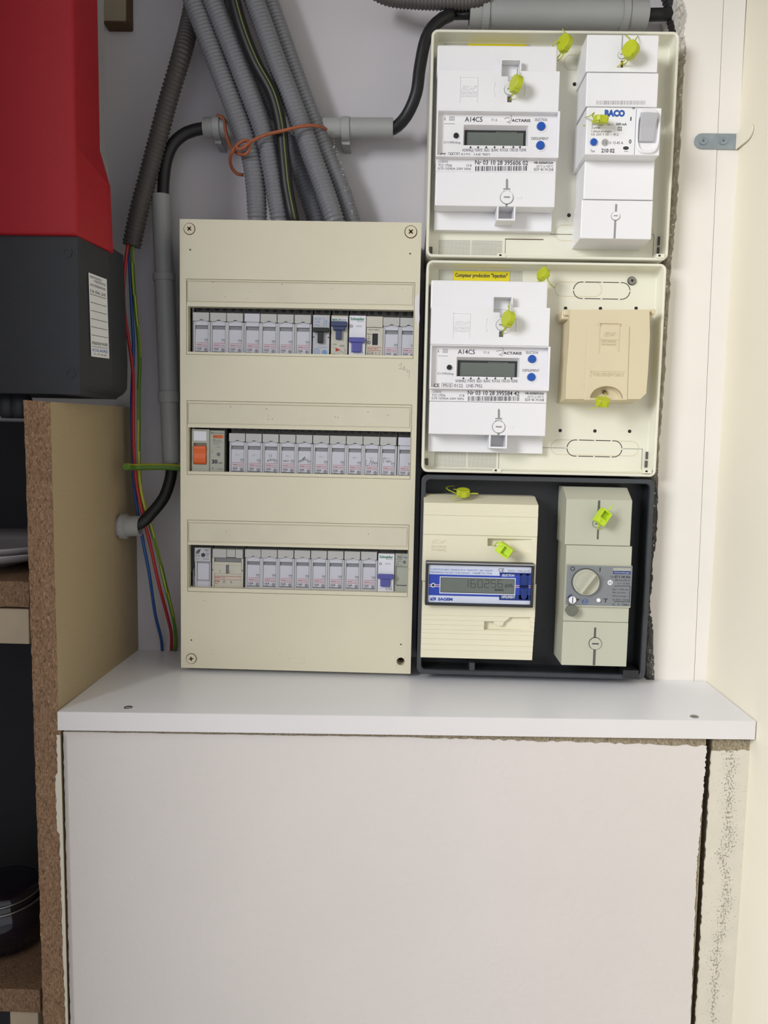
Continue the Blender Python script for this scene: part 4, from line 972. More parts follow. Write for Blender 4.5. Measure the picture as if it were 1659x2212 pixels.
def f():
    m = MB(); bx(m, 8, 8.4, .15, .3, -25, -22.6); bx(m, 19, 19.2, .15, .3, -26, -22.4); bx(m, 2.6, 31, 1.05, 1.2, -29.6, -29.2, 1); bx(m, 2.6, 31, 1.05, 1.2, -33, -32.7, 1); LT(m, 'legrand', 2.8, 8.4, -31.8, -30, 1.2, 1, bold=.03); LT(m, '06274', 10, 14, -31.6, -30.2, 1.2, 1)
    LT(m, '63A', 2.8, 8, -36, -33.6, 1.2, 1, bold=.02); LT(m, 'VY', 11.4, 14, -36.8, -33.8, 1.2); LT(m, 'I.', 19.6, 21.6, -36.8, -34, 1.2); bx(m, 2.8, 6, 1.05, 1.2, -37.6, -37.3)
    for x in (.7, 32.1): m.cyl(x * mm, -22.4 * mm, .6 * mm, -.1 * mm, .1 * mm, n=8)
    return m
one('printed_text', fr, f, ['ink', 'ink_red'])
# module cut at right
t = dev('circuit_breaker', 854, 1195.5, 'grey-green module marked N cut by right end of the bottom slot', g3)
def f(): m = MB(); bx(m, 0, 17, 0, 8, -13.6, 0); bx(m, 0, 17, 2.6, 8, -44, -13.6); bx(m, 0, 17, 1.4, 3, -44, -33.6); bx(m, 0, .8, .6, 3, -44, -13.6); return m
fr = one('front', t, f, 'module_green', .0004)
def f(): m = MB(); LT(m, 'N', 2.6, 5.6, -5.2, -2.2, 0, 0); bx(m, 6.6, 6.9, -.12, 0, -6, -.4); bx(m, .4, 6.8, -.12, 0, -6.2, -5.9); LT(m, 'Hager', 8, 14, -5, -2.8, 0, 1); LT(m, 'L 1P+N', .8, 6.4, -9, -7.4, 0); m.cyl(9.8 * mm, -9 * mm, 1.9 * mm, -.12 * mm, 0, n=16, mi=2); LT(m, '230V', .8, 4, -11, -9.8, 0); LT(m, '16 A / B', .8, 7.4, -13, -11.6, 0); bx(m, 2, 13, 1.2, 1.45, -34.4, -33.7); return m
one('printed_text', fr, f, ['ink', 'ink_blue', 'ink_grey'])
# blanking lever visible left of bottom row
mb = MB(); P_ = [(U(x, y, .826).x, U(x, y, .826).z) for x, y in ((412.5, 1172), (424, 1172), (424, 1210), (410, 1246))]; mb.prism(P_, .826, .829); obj('blanking_flap', mb, 'breaker_body', pn)
# ================================================================== METER ENCLOSURES
def tray(name, label, tl, tr, br, bl, m, mrim=None, depth=BASE, rad=.0065, rimw=.0026, slope=.0010):
    L = (U(*tl, RIM) + U(*bl, RIM)) / 2; x0 = L.x; x1 = ((U(*tr, RIM) + U(*br, RIM)) / 2).x
    z1 = ((U(*tl, RIM) + U(*tr, RIM)) / 2).z; z0 = ((U(*bl, RIM) + U(*br, RIM)) / 2).z
    t = thing(name, label, 'meter box', ((x0 + x1) / 2, .84, z0))
    def loop(o, Y, rd): return [(x, Y, z) for x, z in rr(x0 + o, x1 - o, z0 + o, z1 - o, max(rd, .0005), 6)]
    mb = MB(); mb.sheet([loop(0, BACK - .002, rad), loop(0, RIM + .0008, rad), loop(.0008, RIM, rad), loop(rimw - .0006, RIM, rad - rimw), loop(rimw, RIM + .0006, rad - rimw), loop(rimw + slope, depth - .002, rad), loop(rimw + slope + .0012, depth, rad)], 0, False, True)
    obj('tray', mb, m, t)
    return t, (x0 + rimw + slope, x1 - rimw - slope, z0 + rimw + slope, z1 - rimw - slope)
def grid(t, px0, py0, px1, py1, nx, ny, gapcol, m='ink_grey', Y=BASE):
    r = R(px0, py0, px1, py1, Y); mb = MB(); dx = (r[1] - r[0]) / nx; dz = (r[3] - r[2]) / ny
    for i in range(nx):
        if i == gapcol: continue
        for j in range(ny):
            x = r[0] + dx * (i + .5); z = r[2] + dz * (j + .5); s = .27
            mb.add([(x - dx * s, Y - .00008, z - dz * s), (x + dx * s, Y - .00008, z - dz * s), (x + dx * s, Y - .00008, z + dz * s), (x - dx * s, Y - .00008, z + dz * s)], [(0, 1, 2, 3)])
    o = obj('ventilation_holes', mb, m, t); o['kind'] = 'stuff'
def holes(t, pts, rpx, Y=BASE, m='toggle_black', name='screw_holes'):
    mb = MB()
    for px, py in pts:
        p = U(px, py, Y); mb.cyl(p.x, p.z, rpx * MM(px, py, Y), Y - .0001, Y + .001, n=16)
    obj(name, mb, m, t)
def slots(t, L, Y, m='brown_edge', name='hinge_slot'):
    for q in L:
        mb = MB(); Q(mb, *q, Y, t=.001); obj(name, mb, m, t)
def oval(t, px0, py0, px1, py1, m, wpx, gaps=(), Y=BASE):
    r = R(px0, py0, px1, py1, Y); rad = (r[3] - r[2]) / 2 * .98; w_ = wpx * MM(px0, py0, Y)
    A = rr(*r, rad, 10); B = rr(r[0] + w_, r[1] - w_, r[2] + w_, r[3] - w_, rad - w_, 10); n = len(A); mb = MB(); cxs = (r[0] + r[1]) / 2
    mb.add([(x, Y - .00015, z) for x, z in A] + [(x, Y - .00015, z) for x, z in B], [(i, (i + 1) % n, n + (i + 1) % n, n + i) for i in range(n)])
    for g_ in gaps:
        x = r[0] + (r[1] - r[0]) * g_
        for z in (r[2], r[3]): mb.box(x - .0009, x + .0009, Y - .0004, Y, z - .0009, z + .0009, 1)
    if gaps:
        for x in (r[0], r[1]): mb.box(x - .0009, x + .0009, Y - .0004, Y, (r[2] + r[3]) / 2 - .0007, (r[2] + r[3]) / 2 + .0007, 1)
    obj('knockout_outline', mb, [m, 'ivory'], t)
tb1, i1 = tray('meter_box', 'upper ivory meter box with white meter and breaker', (931, 62), (1469, 68), (1443, 561), (921.5, 556), 'ivory')
tb2, i2 = tray('meter_box', 'middle ivory meter box with white meter and beige cover', (920, 564), (1440, 567), (1418, 1028), (912, 1022), 'ivory')
tb3, i3 = tray('meter_box', 'black lower meter box standing just above the white shelf', (910, 1029), (1410, 1034), (1395, 1468), (903, 1453), ['black_plastic'], depth=.832)
# inner raised step at the bottom of each ivory box
for t, y0, yl, xs_, hs in ((tb1, 556, 520, 1090, 1415), (tb2, 1022, 966, 1076, 1390)):
    pass
grid(tb1, 958, 89, 1146, 104, 74, 5, 30, 'ink_grey'); grid(tb1, 947, 519, 1085, 556, 56, 14, 28, 'ink_grey')
grid(tb2, 947, 577, 1129, 607, 72, 10, 35, 'ink_grey'); grid(tb2, 938, 976, 1072, 1012, 54, 13, 28, 'ink_grey')
def lines(t, L, m='ink_grey', Y=BASE, name='moulded_seam'):
    mb = MB()
    for q in L: Q(mb, *q, Y)
    obj(name, mb, m, t)
lines(tb1, [(1091, 516, 1174, 518), (1091, 517, 1092, 552), (1188, 505.5, 1236, 506.7), (1400, 506, 1412, 507), (1411, 506, 1412, 553)], 'brown_edge')
lines(tb2, [(1170, 967, 1224, 968), (1344, 969, 1387, 970), (1386, 969, 1387, 1015), (1077, 977, 1078, 1012)], 'ink_grey')
slots(tb1, [(1421, 511, 1428, 530), (1419.5, 534, 1429, 549), (925, 533, 934, 549)], BASE - .002, 'breaker_body')
slots(tb2, [(1395, 976, 1403, 992), (1393, 995, 1402, 1010), (917, 990, 925, 1005)], BASE - .002, 'breaker_body')
def latch(t, px, py, Y=RIM + .0005):
    mb = MB(); r = R(px - 9, py - 5, px + 9, py + 4, Y); mb.boxr(r, Y - .0015, Y + .006); r = R(px - 5, py - 3, px, py + 1, Y); mb.boxr(r, Y - .0017, Y - .0014, 1); obj('latch', mb, ['ivory', 'toggle_black'], t, bevel=.0002)
latch(tb1, 1083, 553); latch(tb1, 1426, 554); latch(tb2, 1073, 1017); latch(tb2, 1398, 1019)
for t, q in ((tb1, (1037, 78, 1097, 80.5)), (tb2, (1024, 570.5, 1083, 572)), (tb2, (1267, 571, 1328, 573))):
    mb = MB(); Q(mb, *q, RIM + .009, t=.0016, up=.0008); obj('rim_notch', mb, 'ivory' if t is tb1 else 'beige_block', t)
holes(tb1, [(1241, 182), (1229, 465)], 4.2); holes(tb2, [(1221.6, 666), (1297, 666.5), (1374, 666), (1210, 930), (1285, 931), (1360, 931.7)], 3.8)
oval(tb2, 1238, 609, 1361.5, 646.5, 'toggle_black', 1.6, (.19, .5, .81)); oval(tb2, 1224, 950.5, 1344, 987, 'toggle_black', 1.6, (.2, .5, .8))
oval(tb2, 1198, 609, 1300, 641, 'ivory_warm', 1.2); oval(tb2, 1190, 951, 1380, 984, 'ivory_warm', 1.2); oval(tb1, 1199, 487, 1412, 522, 'ivory_warm', 1.2); oval(tb1, 1218, 118, 1300, 152, 'ivory_warm', 1.4)
cross_screw(1365, 606.5, .0038, BASE - .001, tb2, 'steel', 20, 'toggle_black')
mb = MB(); Q(mb, 1283, 564, 1283.8, 566, RIM); 
# yellow stickers
def sticker(t, q, txt, Y):
    mb = MB(); Q(mb, *q, Y, t=.0003, up=.0003); o = obj('yellow_sticker', mb, 'sticker_yellow', t); o['label'] = 'yellow label strip'
    if txt: mb = MB(); T(mb, txt[0], *txt[1], Y - .0003, bold=.03); obj('printed_text', mb, 'ink', o)
    return o
sticker(tb1, (1011, 93, 1137, 112), None, BASE - .0002)
sticker(tb2, (979, 586, 1101, 612), ('Compteur production "Injection"', (983, 590.5, 1096, 602)), BASE - .0002)
# black box features
holes(tb3, [(1181.7, 1116), (1200, 1116.7), (1369.6, 1118.8), (1174, 1364), (1193.5, 1364.7), (1359, 1367.6)], 3.6, .832)
mb = MB(); r = R(1014, 1432, 1026, 1455, .806); mb.boxr(r, .806, .832); obj('latch', mb, 'black_rim', tb3, bevel=.0008)
mb = MB(); r = R(1346, 1448, 1380, 1466, .803); mb.boxr(r, .803, .832); obj('hinge_block', mb, 'black_plastic', tb3, bevel=.0008)
def rimloop(t, tl, tr, br, bl, m, w0, Y, yb):
    x0 = ((U(*tl, RIM) + U(*bl, RIM)) / 2).x; x1 = ((U(*tr, RIM) + U(*br, RIM)) / 2).x; z1 = ((U(*tl, RIM) + U(*tr, RIM)) / 2).z; z0 = ((U(*bl, RIM) + U(*br, RIM)) / 2).z
    mb = MB(); r_ = .0065
    lp = lambda o, y: [(x, y, z) for x, z in rr(x0 + o, x1 - o, z0 + o, z1 - o, r_ - o * .5, 6)]
    mb.sheet([lp(-.0006, yb), lp(-.0006, Y + .0006), lp(.0002, Y), lp(w0, Y), lp(w0 + .0006, Y + .0008), lp(w0 + .0006, yb)], 0, False, False); obj('rim', mb, m, t)
rimloop(tb3, (910, 1029), (1410, 1034), (1395, 1468), (903, 1453), 'black_rim', .0036, RIM - .0008, RIM + .004)
# ================================================================== WHITE METERS
MO = U(1058, 978, BASE)
m2 = thing('electricity_meter', 'white electricity meter with grey display in the middle ivory box', 'electricity meter', (MO.x, BASE, MO.z))
YC, YBm, YA, YD, YE, YFt = .790, .793, .801, .797, .795, .8155
def rc(x0, y0, x1, y1, Y): return R(x0, y0, x1, y1, Y)
# terminal covers upper
rA = rc(931, 606.5, 1183, 663, YA); rB = rc(931, 663, 1187, 745.5, YBm)
pk = rc(1066.5, 642, 1104.5, 675, YBm); pk2 = rc(1080, 674.9, 1104.5, 686, YBm)
mb = MB(); mb.plate(rA[0], rA[1], rB[3] - .001, rA[3], YA, YA + .003, [(pk[0], pk[1], rB[3] - .002, pk[3])]); mb.box(rA[0], rA[1], YA + .0031, BASE, rB[3] - .001, rA[3])
obj('upper_cover', mb, 'white_plastic', m2, bevel=.0012)
mb = MB(); mb.plate(rB[0], rB[1], rB[2], rB[3], YBm, YBm + .012, [(pk[0], pk[1], pk[2], pk[3] + .01), (pk2[0], pk2[1], pk2[2], pk[2] + .0001)]); mb.box(rB[0], rB[1], YBm + .0121, BASE, rB[2], rB[3] - .0005)
mb.plate(pk[0] - .0014, pk[1] + .0014, rB[3] + .0001, pk[3] + .0014, YBm, YA - .0001, [(pk[0], pk[1], rB[3] - .001, pk[3])])
o = obj('middle_cover', mb, 'white_plastic', m2, bevel=.0009)
# embossed mark
mb = MB()
for q in ((978, 676, 979.2, 728), (978, 676, 1016, 677.2), (980, 704.5, 1014, 705.5), (1014.8, 677, 1015.8, 728)): Q(mb, *q, YBm, t=.0006, up=.0005)
T(mb, 'EDF', 981, 693, 1014, 702, YBm, ext=.0004, shear=.2, bold=.02); T(mb, 'ELECTRICITE', 981, 707, 1014, 711.5, YBm, ext=.0003); T(mb, 'DE FRANCE', 981, 713, 1013, 717, YBm, ext=.0003)
obj('embossed_mark', mb, 'white_plastic', m2)
def seal_slots(L, Y, parent, m):
    for q in L:
        mb = MB(); Q(mb, *q, Y); obj('seal_slot', mb, m, parent)
def slot_screw(px, py, rpx, Y, parent, m='white_plastic', ink='ink_mid', sw=.5, sh_=.12, ang=0):
    p = U(px, py, Y); r_ = rpx * MM(px, py, Y); mb = MB(); mb.cyl(p.x, p.z, r_, Y - .0016, Y, n=30); mb.ring(p.x, p.z, r_, r_ * 1.1, Y - .0001, Y + .0001, mi=1)
    c_, s_ = math.cos(ang), math.sin(ang); l, w_ = r_ * sw, r_ * sh_
    mb.prism([(p.x + c_ * u - s_ * v, p.z + s_ * u + c_ * v) for u, v in ((-l, -w_), (l, -w_), (l, w_), (-l, w_))], Y - .0018, Y - .0012, 1)
    return obj('screw', mb, [m, ink], parent)
slot_screw(1083.5, 702, 11.5, YBm, m2)
mb = MB(); Q(mb, 1078, 715.5, 1087, 728, YBm); obj('seal_slot', mb, 'breaker_body', m2)
mb = MB()
for xs_, sg in ((1051, -1), (1115, 1)): mb.tube(spline([U(xs_ - 1.0 * sg, 688, YBm), U(xs_ + 1.6 * sg, 702, YBm), U(xs_ - 1.0 * sg, 716, YBm)], .002), .0005, n=6)
o = obj('thumb_groove', mb, 'white_plastic', m2); o['kind'] = 'stuff'
# display section
rC = rc(929, 746, 1188, 842, YC); rw = rc(932, 748.5, 1183.5, 838.5, YC)
mb = MB(); mb.plate(*rC, YC, YC + .0160, [rw]); mb.box(rC[0], rC[1], YC + .0161, BASE, rC[2], rC[3]); o = obj('display_housing', mb, 'white_plastic', m2, bevel=.0006)
YL = YC + .0072
def mpan(px, py, Y=YL): return U(px, py, Y)
lc0, lc1, lc2_, lc3 = rc(986, 772, 1122, 814, YL)
mb = MB(); mb.plate(rw[0], rw[1], rw[2], rw[3], YL, YL + .0009, [(lc0, lc1, lc2_, lc3)]); fp = obj('front_panel', mb, 'white_label', m2)
# sloped upper inside face
# sunk lcd with sloped surround
mb = MB(); i0, i1_, i2_, i3_ = rc(989, 778, 1119, 814, YL); YLC = YL + .0060
A = [(lc0, YL, lc2_), (lc1, YL, lc2_), (lc1, YL, lc3), (lc0, YL, lc3)]; B = [(i0, YLC, i2_), (i1_, YLC, i2_), (i1_, YLC, i3_), (i0, YLC, i3_)]
mb.sheet([A, B], 0, False, False); obj('display_surround', mb, 'white_label', m2)
mb = MB(); mb.box(i0, i1_, YLC - .0002, YLC + .001, i2_, i3_); ld = obj('display', mb, 'lcd_dark', m2)
j = (i0 + .0025, i1_ - .0025, i2_ + .0008, i3_ - .0022); mb = MB(); mb.boxr(j, YLC - .0004, YLC); obj('display_glass', mb, 'lcd', ld)
mb = MB()
for k in range(13): x = j[0] + (j[1] - j[0]) * (.52 + k * .028); mb.box(x, x + .0006, YLC - .0005, YLC, i3_ - .0019, i3_ - .0014)
obj('display_contacts', mb, 'ink_pale', ld)
def button(px, py, rp, Y, m, parent, name='push_button', ring=True):
    p = U(px, py, Y); r_ = rp * MM(px, py, Y); mb = MB(); mb.cyl(p.x, p.z, r_, Y - .0018, Y, n=28, r2=r_); 
    o = obj(name, mb, m, parent, bevel=.0003)
    if ring: mb = MB(); mb.ring(p.x, p.z - .0004, r_ * 1.08, r_ * 1.38, Y - .0006, Y); obj('button_ring', mb, 'white_plastic', parent)
button(1149, 775.5, 8.6, YL, 'button_blue', m2); button(1147.5, 814.5, 8.6, YL, 'button_blue', m2); button(970.5, 793.5, 5.4, YL, 'toggle_black', m2, 'sensor_window')
mb = MB(); A_ = dict(Y=YL)
T(mb, 'A14C5', 989, 755, 1026, 765, YL, bold=.012); T(mb, 'ACTARIS', 1087, 760, 1127, 766, YL, bold=.03); 
T(mb, 'SELECTION', 1136, 759, 1162, 764.5, YL, mi=0); T(mb, 'DEFILEMENT', 1129, 797.5, 1165, 803, YL, mi=0); T(mb, 'C=1Wh/Imp', 945, 804.5, 980, 811, YL)
for s_, a, b in (('NORMALE', 984, 1007), ('POINTE', 1010, 1026), ('BLEU', 1030, 1041), ('BLANC', 1045, 1060), ('ROUGE', 1063, 1080), ('CREUSE', 1083, 1101), ('PLEINE', 1104, 1118)): T(mb, s_, a, 820, b, 826, YL)
for x in (1001, 1017, 1034, 1051.5, 1070, 1091, 1105): p = U(x, 817, YL); mb.prism([(p.x - .0012, p.z - .001), (p.x + .0012, p.z - .001), (p.x, p.z + .0014)], YL - .0002, YL)
T(mb, 'CE', 937, 828.5, 949, 836.5, YL, bold=.02); T(mb, 'M10', 957.5, 829, 975, 837, YL); T(mb, '0122', 981, 829.5, 1000, 836.5, YL); T(mb, 'LNE-7952', 1008, 830, 1042, 837, YL)
r_ = rc(954, 827.5, 978, 838, YL); mb.plate(*r_, YL - .00015, YL, [(r_[0] + .0003, r_[1] - .0003, r_[2] + .0003, r_[3] - .0003)], 1)
T(mb, 'V1.6', 1044, 758.5, 1057, 764, YL, mi=1); r_ = rc(956.5, 754, 967, 762, YL); mb.plate(*r_, YL - .00015, YL, [(r_[0] + .0003, r_[1] - .0003, r_[2] + .0003, r_[3] - .0003)], 1); mb.plate(r_[0] + .0011, r_[1] - .0011, r_[2] + .0009, r_[3] - .0009, YL - .00015, YL, [(r_[0] + .0014, r_[1] - .0014, r_[2] + .0012, r_[3] - .0012)], 1)
T(mb, 'A', 945, 754, 949, 762, YL, mi=1); Q(mb, 946, 768.5, 968, 769.3, YL, mi=1)
for pts in (((1072, 759.5), (1078, 757), (1083, 758)), ((1077, 765), (1080, 766.5), (1086, 768.5)), ((1086, 752), (1087, 760), (1081, 766))): mb.tube(spline([U(x, y, YL - .0001) for x, y in pts], .001), .00022, n=4, mi=1)
obj('printed_text', mb, ['ink', 'ink_grey'], fp)
# label strip
rD = rc(928, 842.5, 1181, 868.5, YD); mb = MB(); mb.boxr(rD, YD, BASE); dl = obj('rating_plate', mb, 'white_label', m2, bevel=.0003)
def plate_text(serial, seed, name='printed_text'):
    mb = MB(); T(mb, 'Nr ' + serial, 1010.5, 844.5, 1122, 854, YD, bold=.012); T(mb, '12/2010', 933, 844, 953, 848.5, YD, mi=0); T(mb, 'TCC 175Hz', 933, 851, 962, 856.5, YD, mi=0); T(mb, 'Cl B', 992, 852, 1003, 857, YD); T(mb, '0,75-15(90)A 230V 50Hz', 932.5, 858.5, 1002, 864.5, YD)
    T(mb, 'HR-43/06/015/A', 1134.5, 847.5, 1175, 852.5, YD, bold=.03); T(mb, '-25°C à +55°C', 1138, 854.5, 1175, 859.5, YD); T(mb, 'EDF 40 74 038', 1134.5, 861, 1175, 866.5, YD)
    rnd = random.Random(seed); x = 1011
    while x < 1121:
        w_ = rnd.choice((.9, .9, 1.6, 2.3)); Q(mb, x, 856, min(x + w_, 1122), 866, YD); x += w_ + rnd.choice((1, 1, 1.8, 2.6))
    return mb
pt2 = obj('printed_text', plate_text('03 10 28 395584 42', 5), 'ink', dl)
# lower cover and foot
rE = rc(927, 869, 1179.5, 940, YE); mb = MB(); mb.boxr(rE, YE, YE + .02); obj('lower_cover', mb, 'white_plastic', m2, bevel=.0009)
rF = rc(925, 940, 1172, 977.5, YFt); nt0, nt1, nt2, nt3 = rc(1060, 938, 1092, 965, YE)
mb = MB(); mb.box(rF[0], rF[1], YFt, BASE, rF[2], rE[3] - .0004); mb.plate(nt0 - .0016, nt1 + .0016, nt2 - .0016, rE[2] + .0012, YE + .0004, YFt + .0001, [(nt0, nt1, nt2, nt3)]); obj('foot', mb, 'white_plastic', m2, bevel=.0008)
slot_screw(1077, 922, 12.8, YE, m2)
mb = MB(); p = [(U(x, y, YE).x, U(x, y, YE).z) for x, y in ((1075.3, 903), (1075.3, 886), (1077.5, 882), (1080, 886), (1080, 903))]; mb.prism(p, YE - .0001, YE + .001); Q(mb, 1070, 903, 1084.5, 906, YE); Q(mb, 1070, 908.5, 1084.5, 911, YE); Q(mb, 1074.5, 935, 1079, 941, YE); obj('seal_slot', mb, 'ink_mid', m2)
mb = MB(); T(mb, '+ F', 1099, 921, 1110, 926, YE, ext=.0002); obj('embossed_mark', mb, 'white_plastic', m2)
# second meter: a copy higher up
m1 = copy_tree(m2); a = (U(944, 239, YC) + U(1207, 338.5, YC)) / 2; b = (U(929, 746, YC) + U(1187.6, 842, YC)) / 2
m1.location = m2.location + Vector((a.x - b.x, 0, a.z - b.z)); m1['label'] = 'white electricity meter with grey display in the upper ivory box'
m1['group'] = m2['group'] = 'white electricity meters'
for ch in m1.children_recursive:
    if ch.data is pt2.data:
        me = plate_text('03 10 28 395606 02', 11).mesh('printed_text', ['ink'], m2.location); ch.data = me
# ================================================================== WHITE BREAKER (upper box, right)
wb = thing('main_breaker', 'white main breaker with grey rocker in the upper ivory box', 'circuit breaker', U(1320, 538, BASE)); wb.location.y = BASE
Yt, Yc2, Yd2 = .781, .769, .785
def wbox(name, q, Y, m='white_plastic', bev=.0008, parent=wb, inset=0, backq=.0):
    r = R(*q, Y); mb = MB(); x0, x1, z0, z1 = r
    F_ = [(x0, Y, z1), (x1, Y, z1), (x1, Y, z0), (x0, Y, z0)]; k = inset
    B_ = [(x0 - k, BASE, z1), (x1 + k, BASE, z1), (x1 + k, BASE, z0), (x0 - k, BASE, z0)]; mb.hexa(F_, B_); return obj(name, mb, m, parent, bevel=bev), r
wbox('upper_cover', (1267, 75, 1422, 155.5), Yt); wbox('middle_cover', (1266.5, 157, 1421.5, 231), Yt, inset=0)
oC, rC_ = wbox('switch_section', (1266, 232, 1427, 335), Yc2); 
wbox('middle_cover', (1262, 335, 1413, 431), Yd2)
# lower cover with chamfered bottom
r = R(1255, 432.5, 1409, 516, Yt + .004); mb = MB(); x0, x1, z0, z1 = r; Yq = Yt + .004; ch_ = .0012
mb.add([(x0, Yq, z1), (x1, Yq, z1), (x1, Yq, z0), (x0, Yq, z0), (x0, BASE - .003, z0 - ch_), (x1 - .0, BASE - .003, z0 - ch_), (x0, BASE, z1), (x1, BASE, z1), (x0, BASE, z0 - ch_), (x1, BASE, z0 - ch_)],
       [(3, 2, 1, 0), (4, 5, 2, 3), (8, 9, 5, 4), (0, 1, 7, 6), (6, 7, 9, 8), (0, 6, 8, 4, 3), (1, 2, 5, 9, 7)]); obj('lower_cover', mb, 'white_plastic', wb, bevel=.0008)
slot_screw(1329, 467, 8.5, Yq, wb); seal_slots([(1328.5, 441, 1333, 460), (1326, 476, 1330.5, 515)], Yq, wb, 'ink_mid')
slot_screw(1343, 119, 8, Yt, wb); seal_slots([(1342.5, 76, 1345.5, 111)], Yt, wb, 'ink_pale'); seal_slots([(1341, 131, 1346, 146)], Yt, wb, 'brown_edge')
mb = MB(); rnd = random.Random(31); x = 1288
while x < 1394:
    w_ = rnd.choice((.9, 1.4, 2.2)); Q(mb, x, 217.5, x + w_, 226, Yt); x += w_ + rnd.choice((1, 1.4, 2))
obj('barcode', mb, 'ink_pale', wb)
# rocker and bezel
Yr = Yc2; e0 = R(1371, 236, 1427, 334, Yr); mb = MB(); cx, cz = (e0[0] + e0[1]) / 2, (e0[2] + e0[3]) / 2; hw, hh = (e0[1] - e0[0]) / 2 * .93, (e0[3] - e0[2]) / 2 * .97
el = lambda s_, Y: [(cx + math.copysign(abs(math.cos(t)) ** .6, math.cos(t)) * hw * s_, Y, cz + math.copysign(abs(math.sin(t)) ** .6, math.sin(t)) * hh * (s_ + .02)) for t in [2 * math.pi * i / 36 for i in range(36)]]
mb.sheet([el(1, Yr), el(.97, Yr - .0022), el(.84, Yr - .0022), el(.80, Yr + .0002)], 0, True, False); obj('rocker_bezel', mb, 'white_plastic', wb)
rk = R(1380.5, 243, 1414, 308, Yr); mb = MB(); x0, x1, z0, z1 = rk; zm = z0 + (z1 - z0) * .45
mb.add([(x0, Yr, z1), (x1 + .0012, Yr, z1), (x0, Yr - .0075, z1 - .003), (x1 + .0012, Yr - .0075, z1 - .003), (x0, Yr - .0035, zm), (x1, Yr - .0035, zm), (x0, Yr - .0028, z0), (x1 - .0005, Yr - .0028, z0), (x0, Yr, z0), (x1 - .0005, Yr, z0)],
       [(0, 1, 3, 2), (2, 3, 5, 4), (4, 5, 7, 6), (6, 7, 9, 8), (0, 2, 4, 6, 8), (1, 9, 7, 5, 3), (0, 8, 9, 1)]); obj('rocker', mb, 'breaker_grey', wb, bevel=.0007)
mb = MB(); Y_ = Yc2
T(mb, 'BACO', 1306, 237, 1350, 252.5, Y_, mi=1, bold=.07); T(mb, '*', 1365, 232, 1372, 239, Y_, mi=0, bold=.04); T(mb, 'I', 1361.5, 252.5, 1364, 261, Y_, bold=.02); T(mb, '0', 1358.5, 301, 1364, 310.5, Y_, bold=.02)
for s_, q in (('différentiel', (1278, 266, 1304, 271)), ('I∆n =', (1312, 266.5, 1324, 271)), ('500 mA', (1331, 265.5, 1354, 271)), ('2 pôles', (1278, 273, 1296, 279.5)), ('1 phase protégée', (1278, 281, 1321, 287.5)), ('Un 250 V 50 ~  Pi.2', (1277, 288, 1336, 293)), ('Ir 15-45 A', (1317, 305.5, 1346, 311.5)), ('210 02', (1299, 321, 1327.5, 330)), ('Test', (1275.5, 323.5, 1285, 329))): T(mb, s_, *q, Y_, bold=.025 if s_[0] in '52' and 'mA' in s_ or s_ == '210 02' else 0)
r_ = R(1334.5, 274, 1343, 282.5, Y_); mb.plate(*r_, Y_ - .00015, Y_, [(r_[0] + .0004, r_[1] - .0004, r_[2] + .0004, r_[3] - .0004)]); T(mb, 'S', 1336.5, 275.5, 1341, 281, Y_)
p = U(1352, 320, Y_); mb.prism([(p.x + .0027 * math.cos(t), p.z + .0016 * math.sin(t)) for t in [i * math.pi / 10 for i in range(20)]], Y_ - .0002, Y_); Q(mb, 1348, 326.5, 1357, 327.5, Y_, mi=2)
Q(mb, 1372, 236, 1372.8, 334, Y_, mi=2)
obj('printed_text', mb, ['ink', 'ink_blue', 'ink_grey'], oC)
button(1282, 307.5, 7.4, Y_, 'button_blue', wb, 'test_button', ring=False)
p = U(1307, 308, Y_); mb = MB(); mb.ring(p.x, p.z, .0028, .0033, Y_ - .0003, Y_); mb.cyl(p.x, p.z, .0027, Y_ - .0002, Y_); T(mb, '15', 1303, 304.5, 1311, 311.5, Y_ - .0002, mi=1); obj('current_dial', mb, ['ink_pale', 'ink_grey'], wb)
# ================================================================== TELEREPORT COVER
Yv = .790
tc = thing('hinged_cover', 'beige hinged cover box with domed seal recess in the middle box', 'cover box', U(1300, 868, BASE)); tc.location.y = BASE
mb = MB()
fpts = [(1231.5, 669), (1403, 668.5), (1404, 725), (1400, 800), (1396, 850), (1383, 862), (1222, 862), (1222, 850), (1224, 800), (1229, 740)]
F_ = [(U(x, y, Yv).x, U(x, y, Yv).z) for x, y in fpts]
cxq = sum(p[0] for p in F_) / len(F_); czq = sum(p[1] for p in F_) / len(F_)
Bq = [(x + (.001 if x > cxq else -.0012), z + (-.003 if z < czq - .03 else 0)) for x, z in F_]
mb.prism(F_, Yv, BASE, pts2=Bq); tlid = obj('lid', mb, 'ivory_warm', tc, bevel=.0022, seg=3)
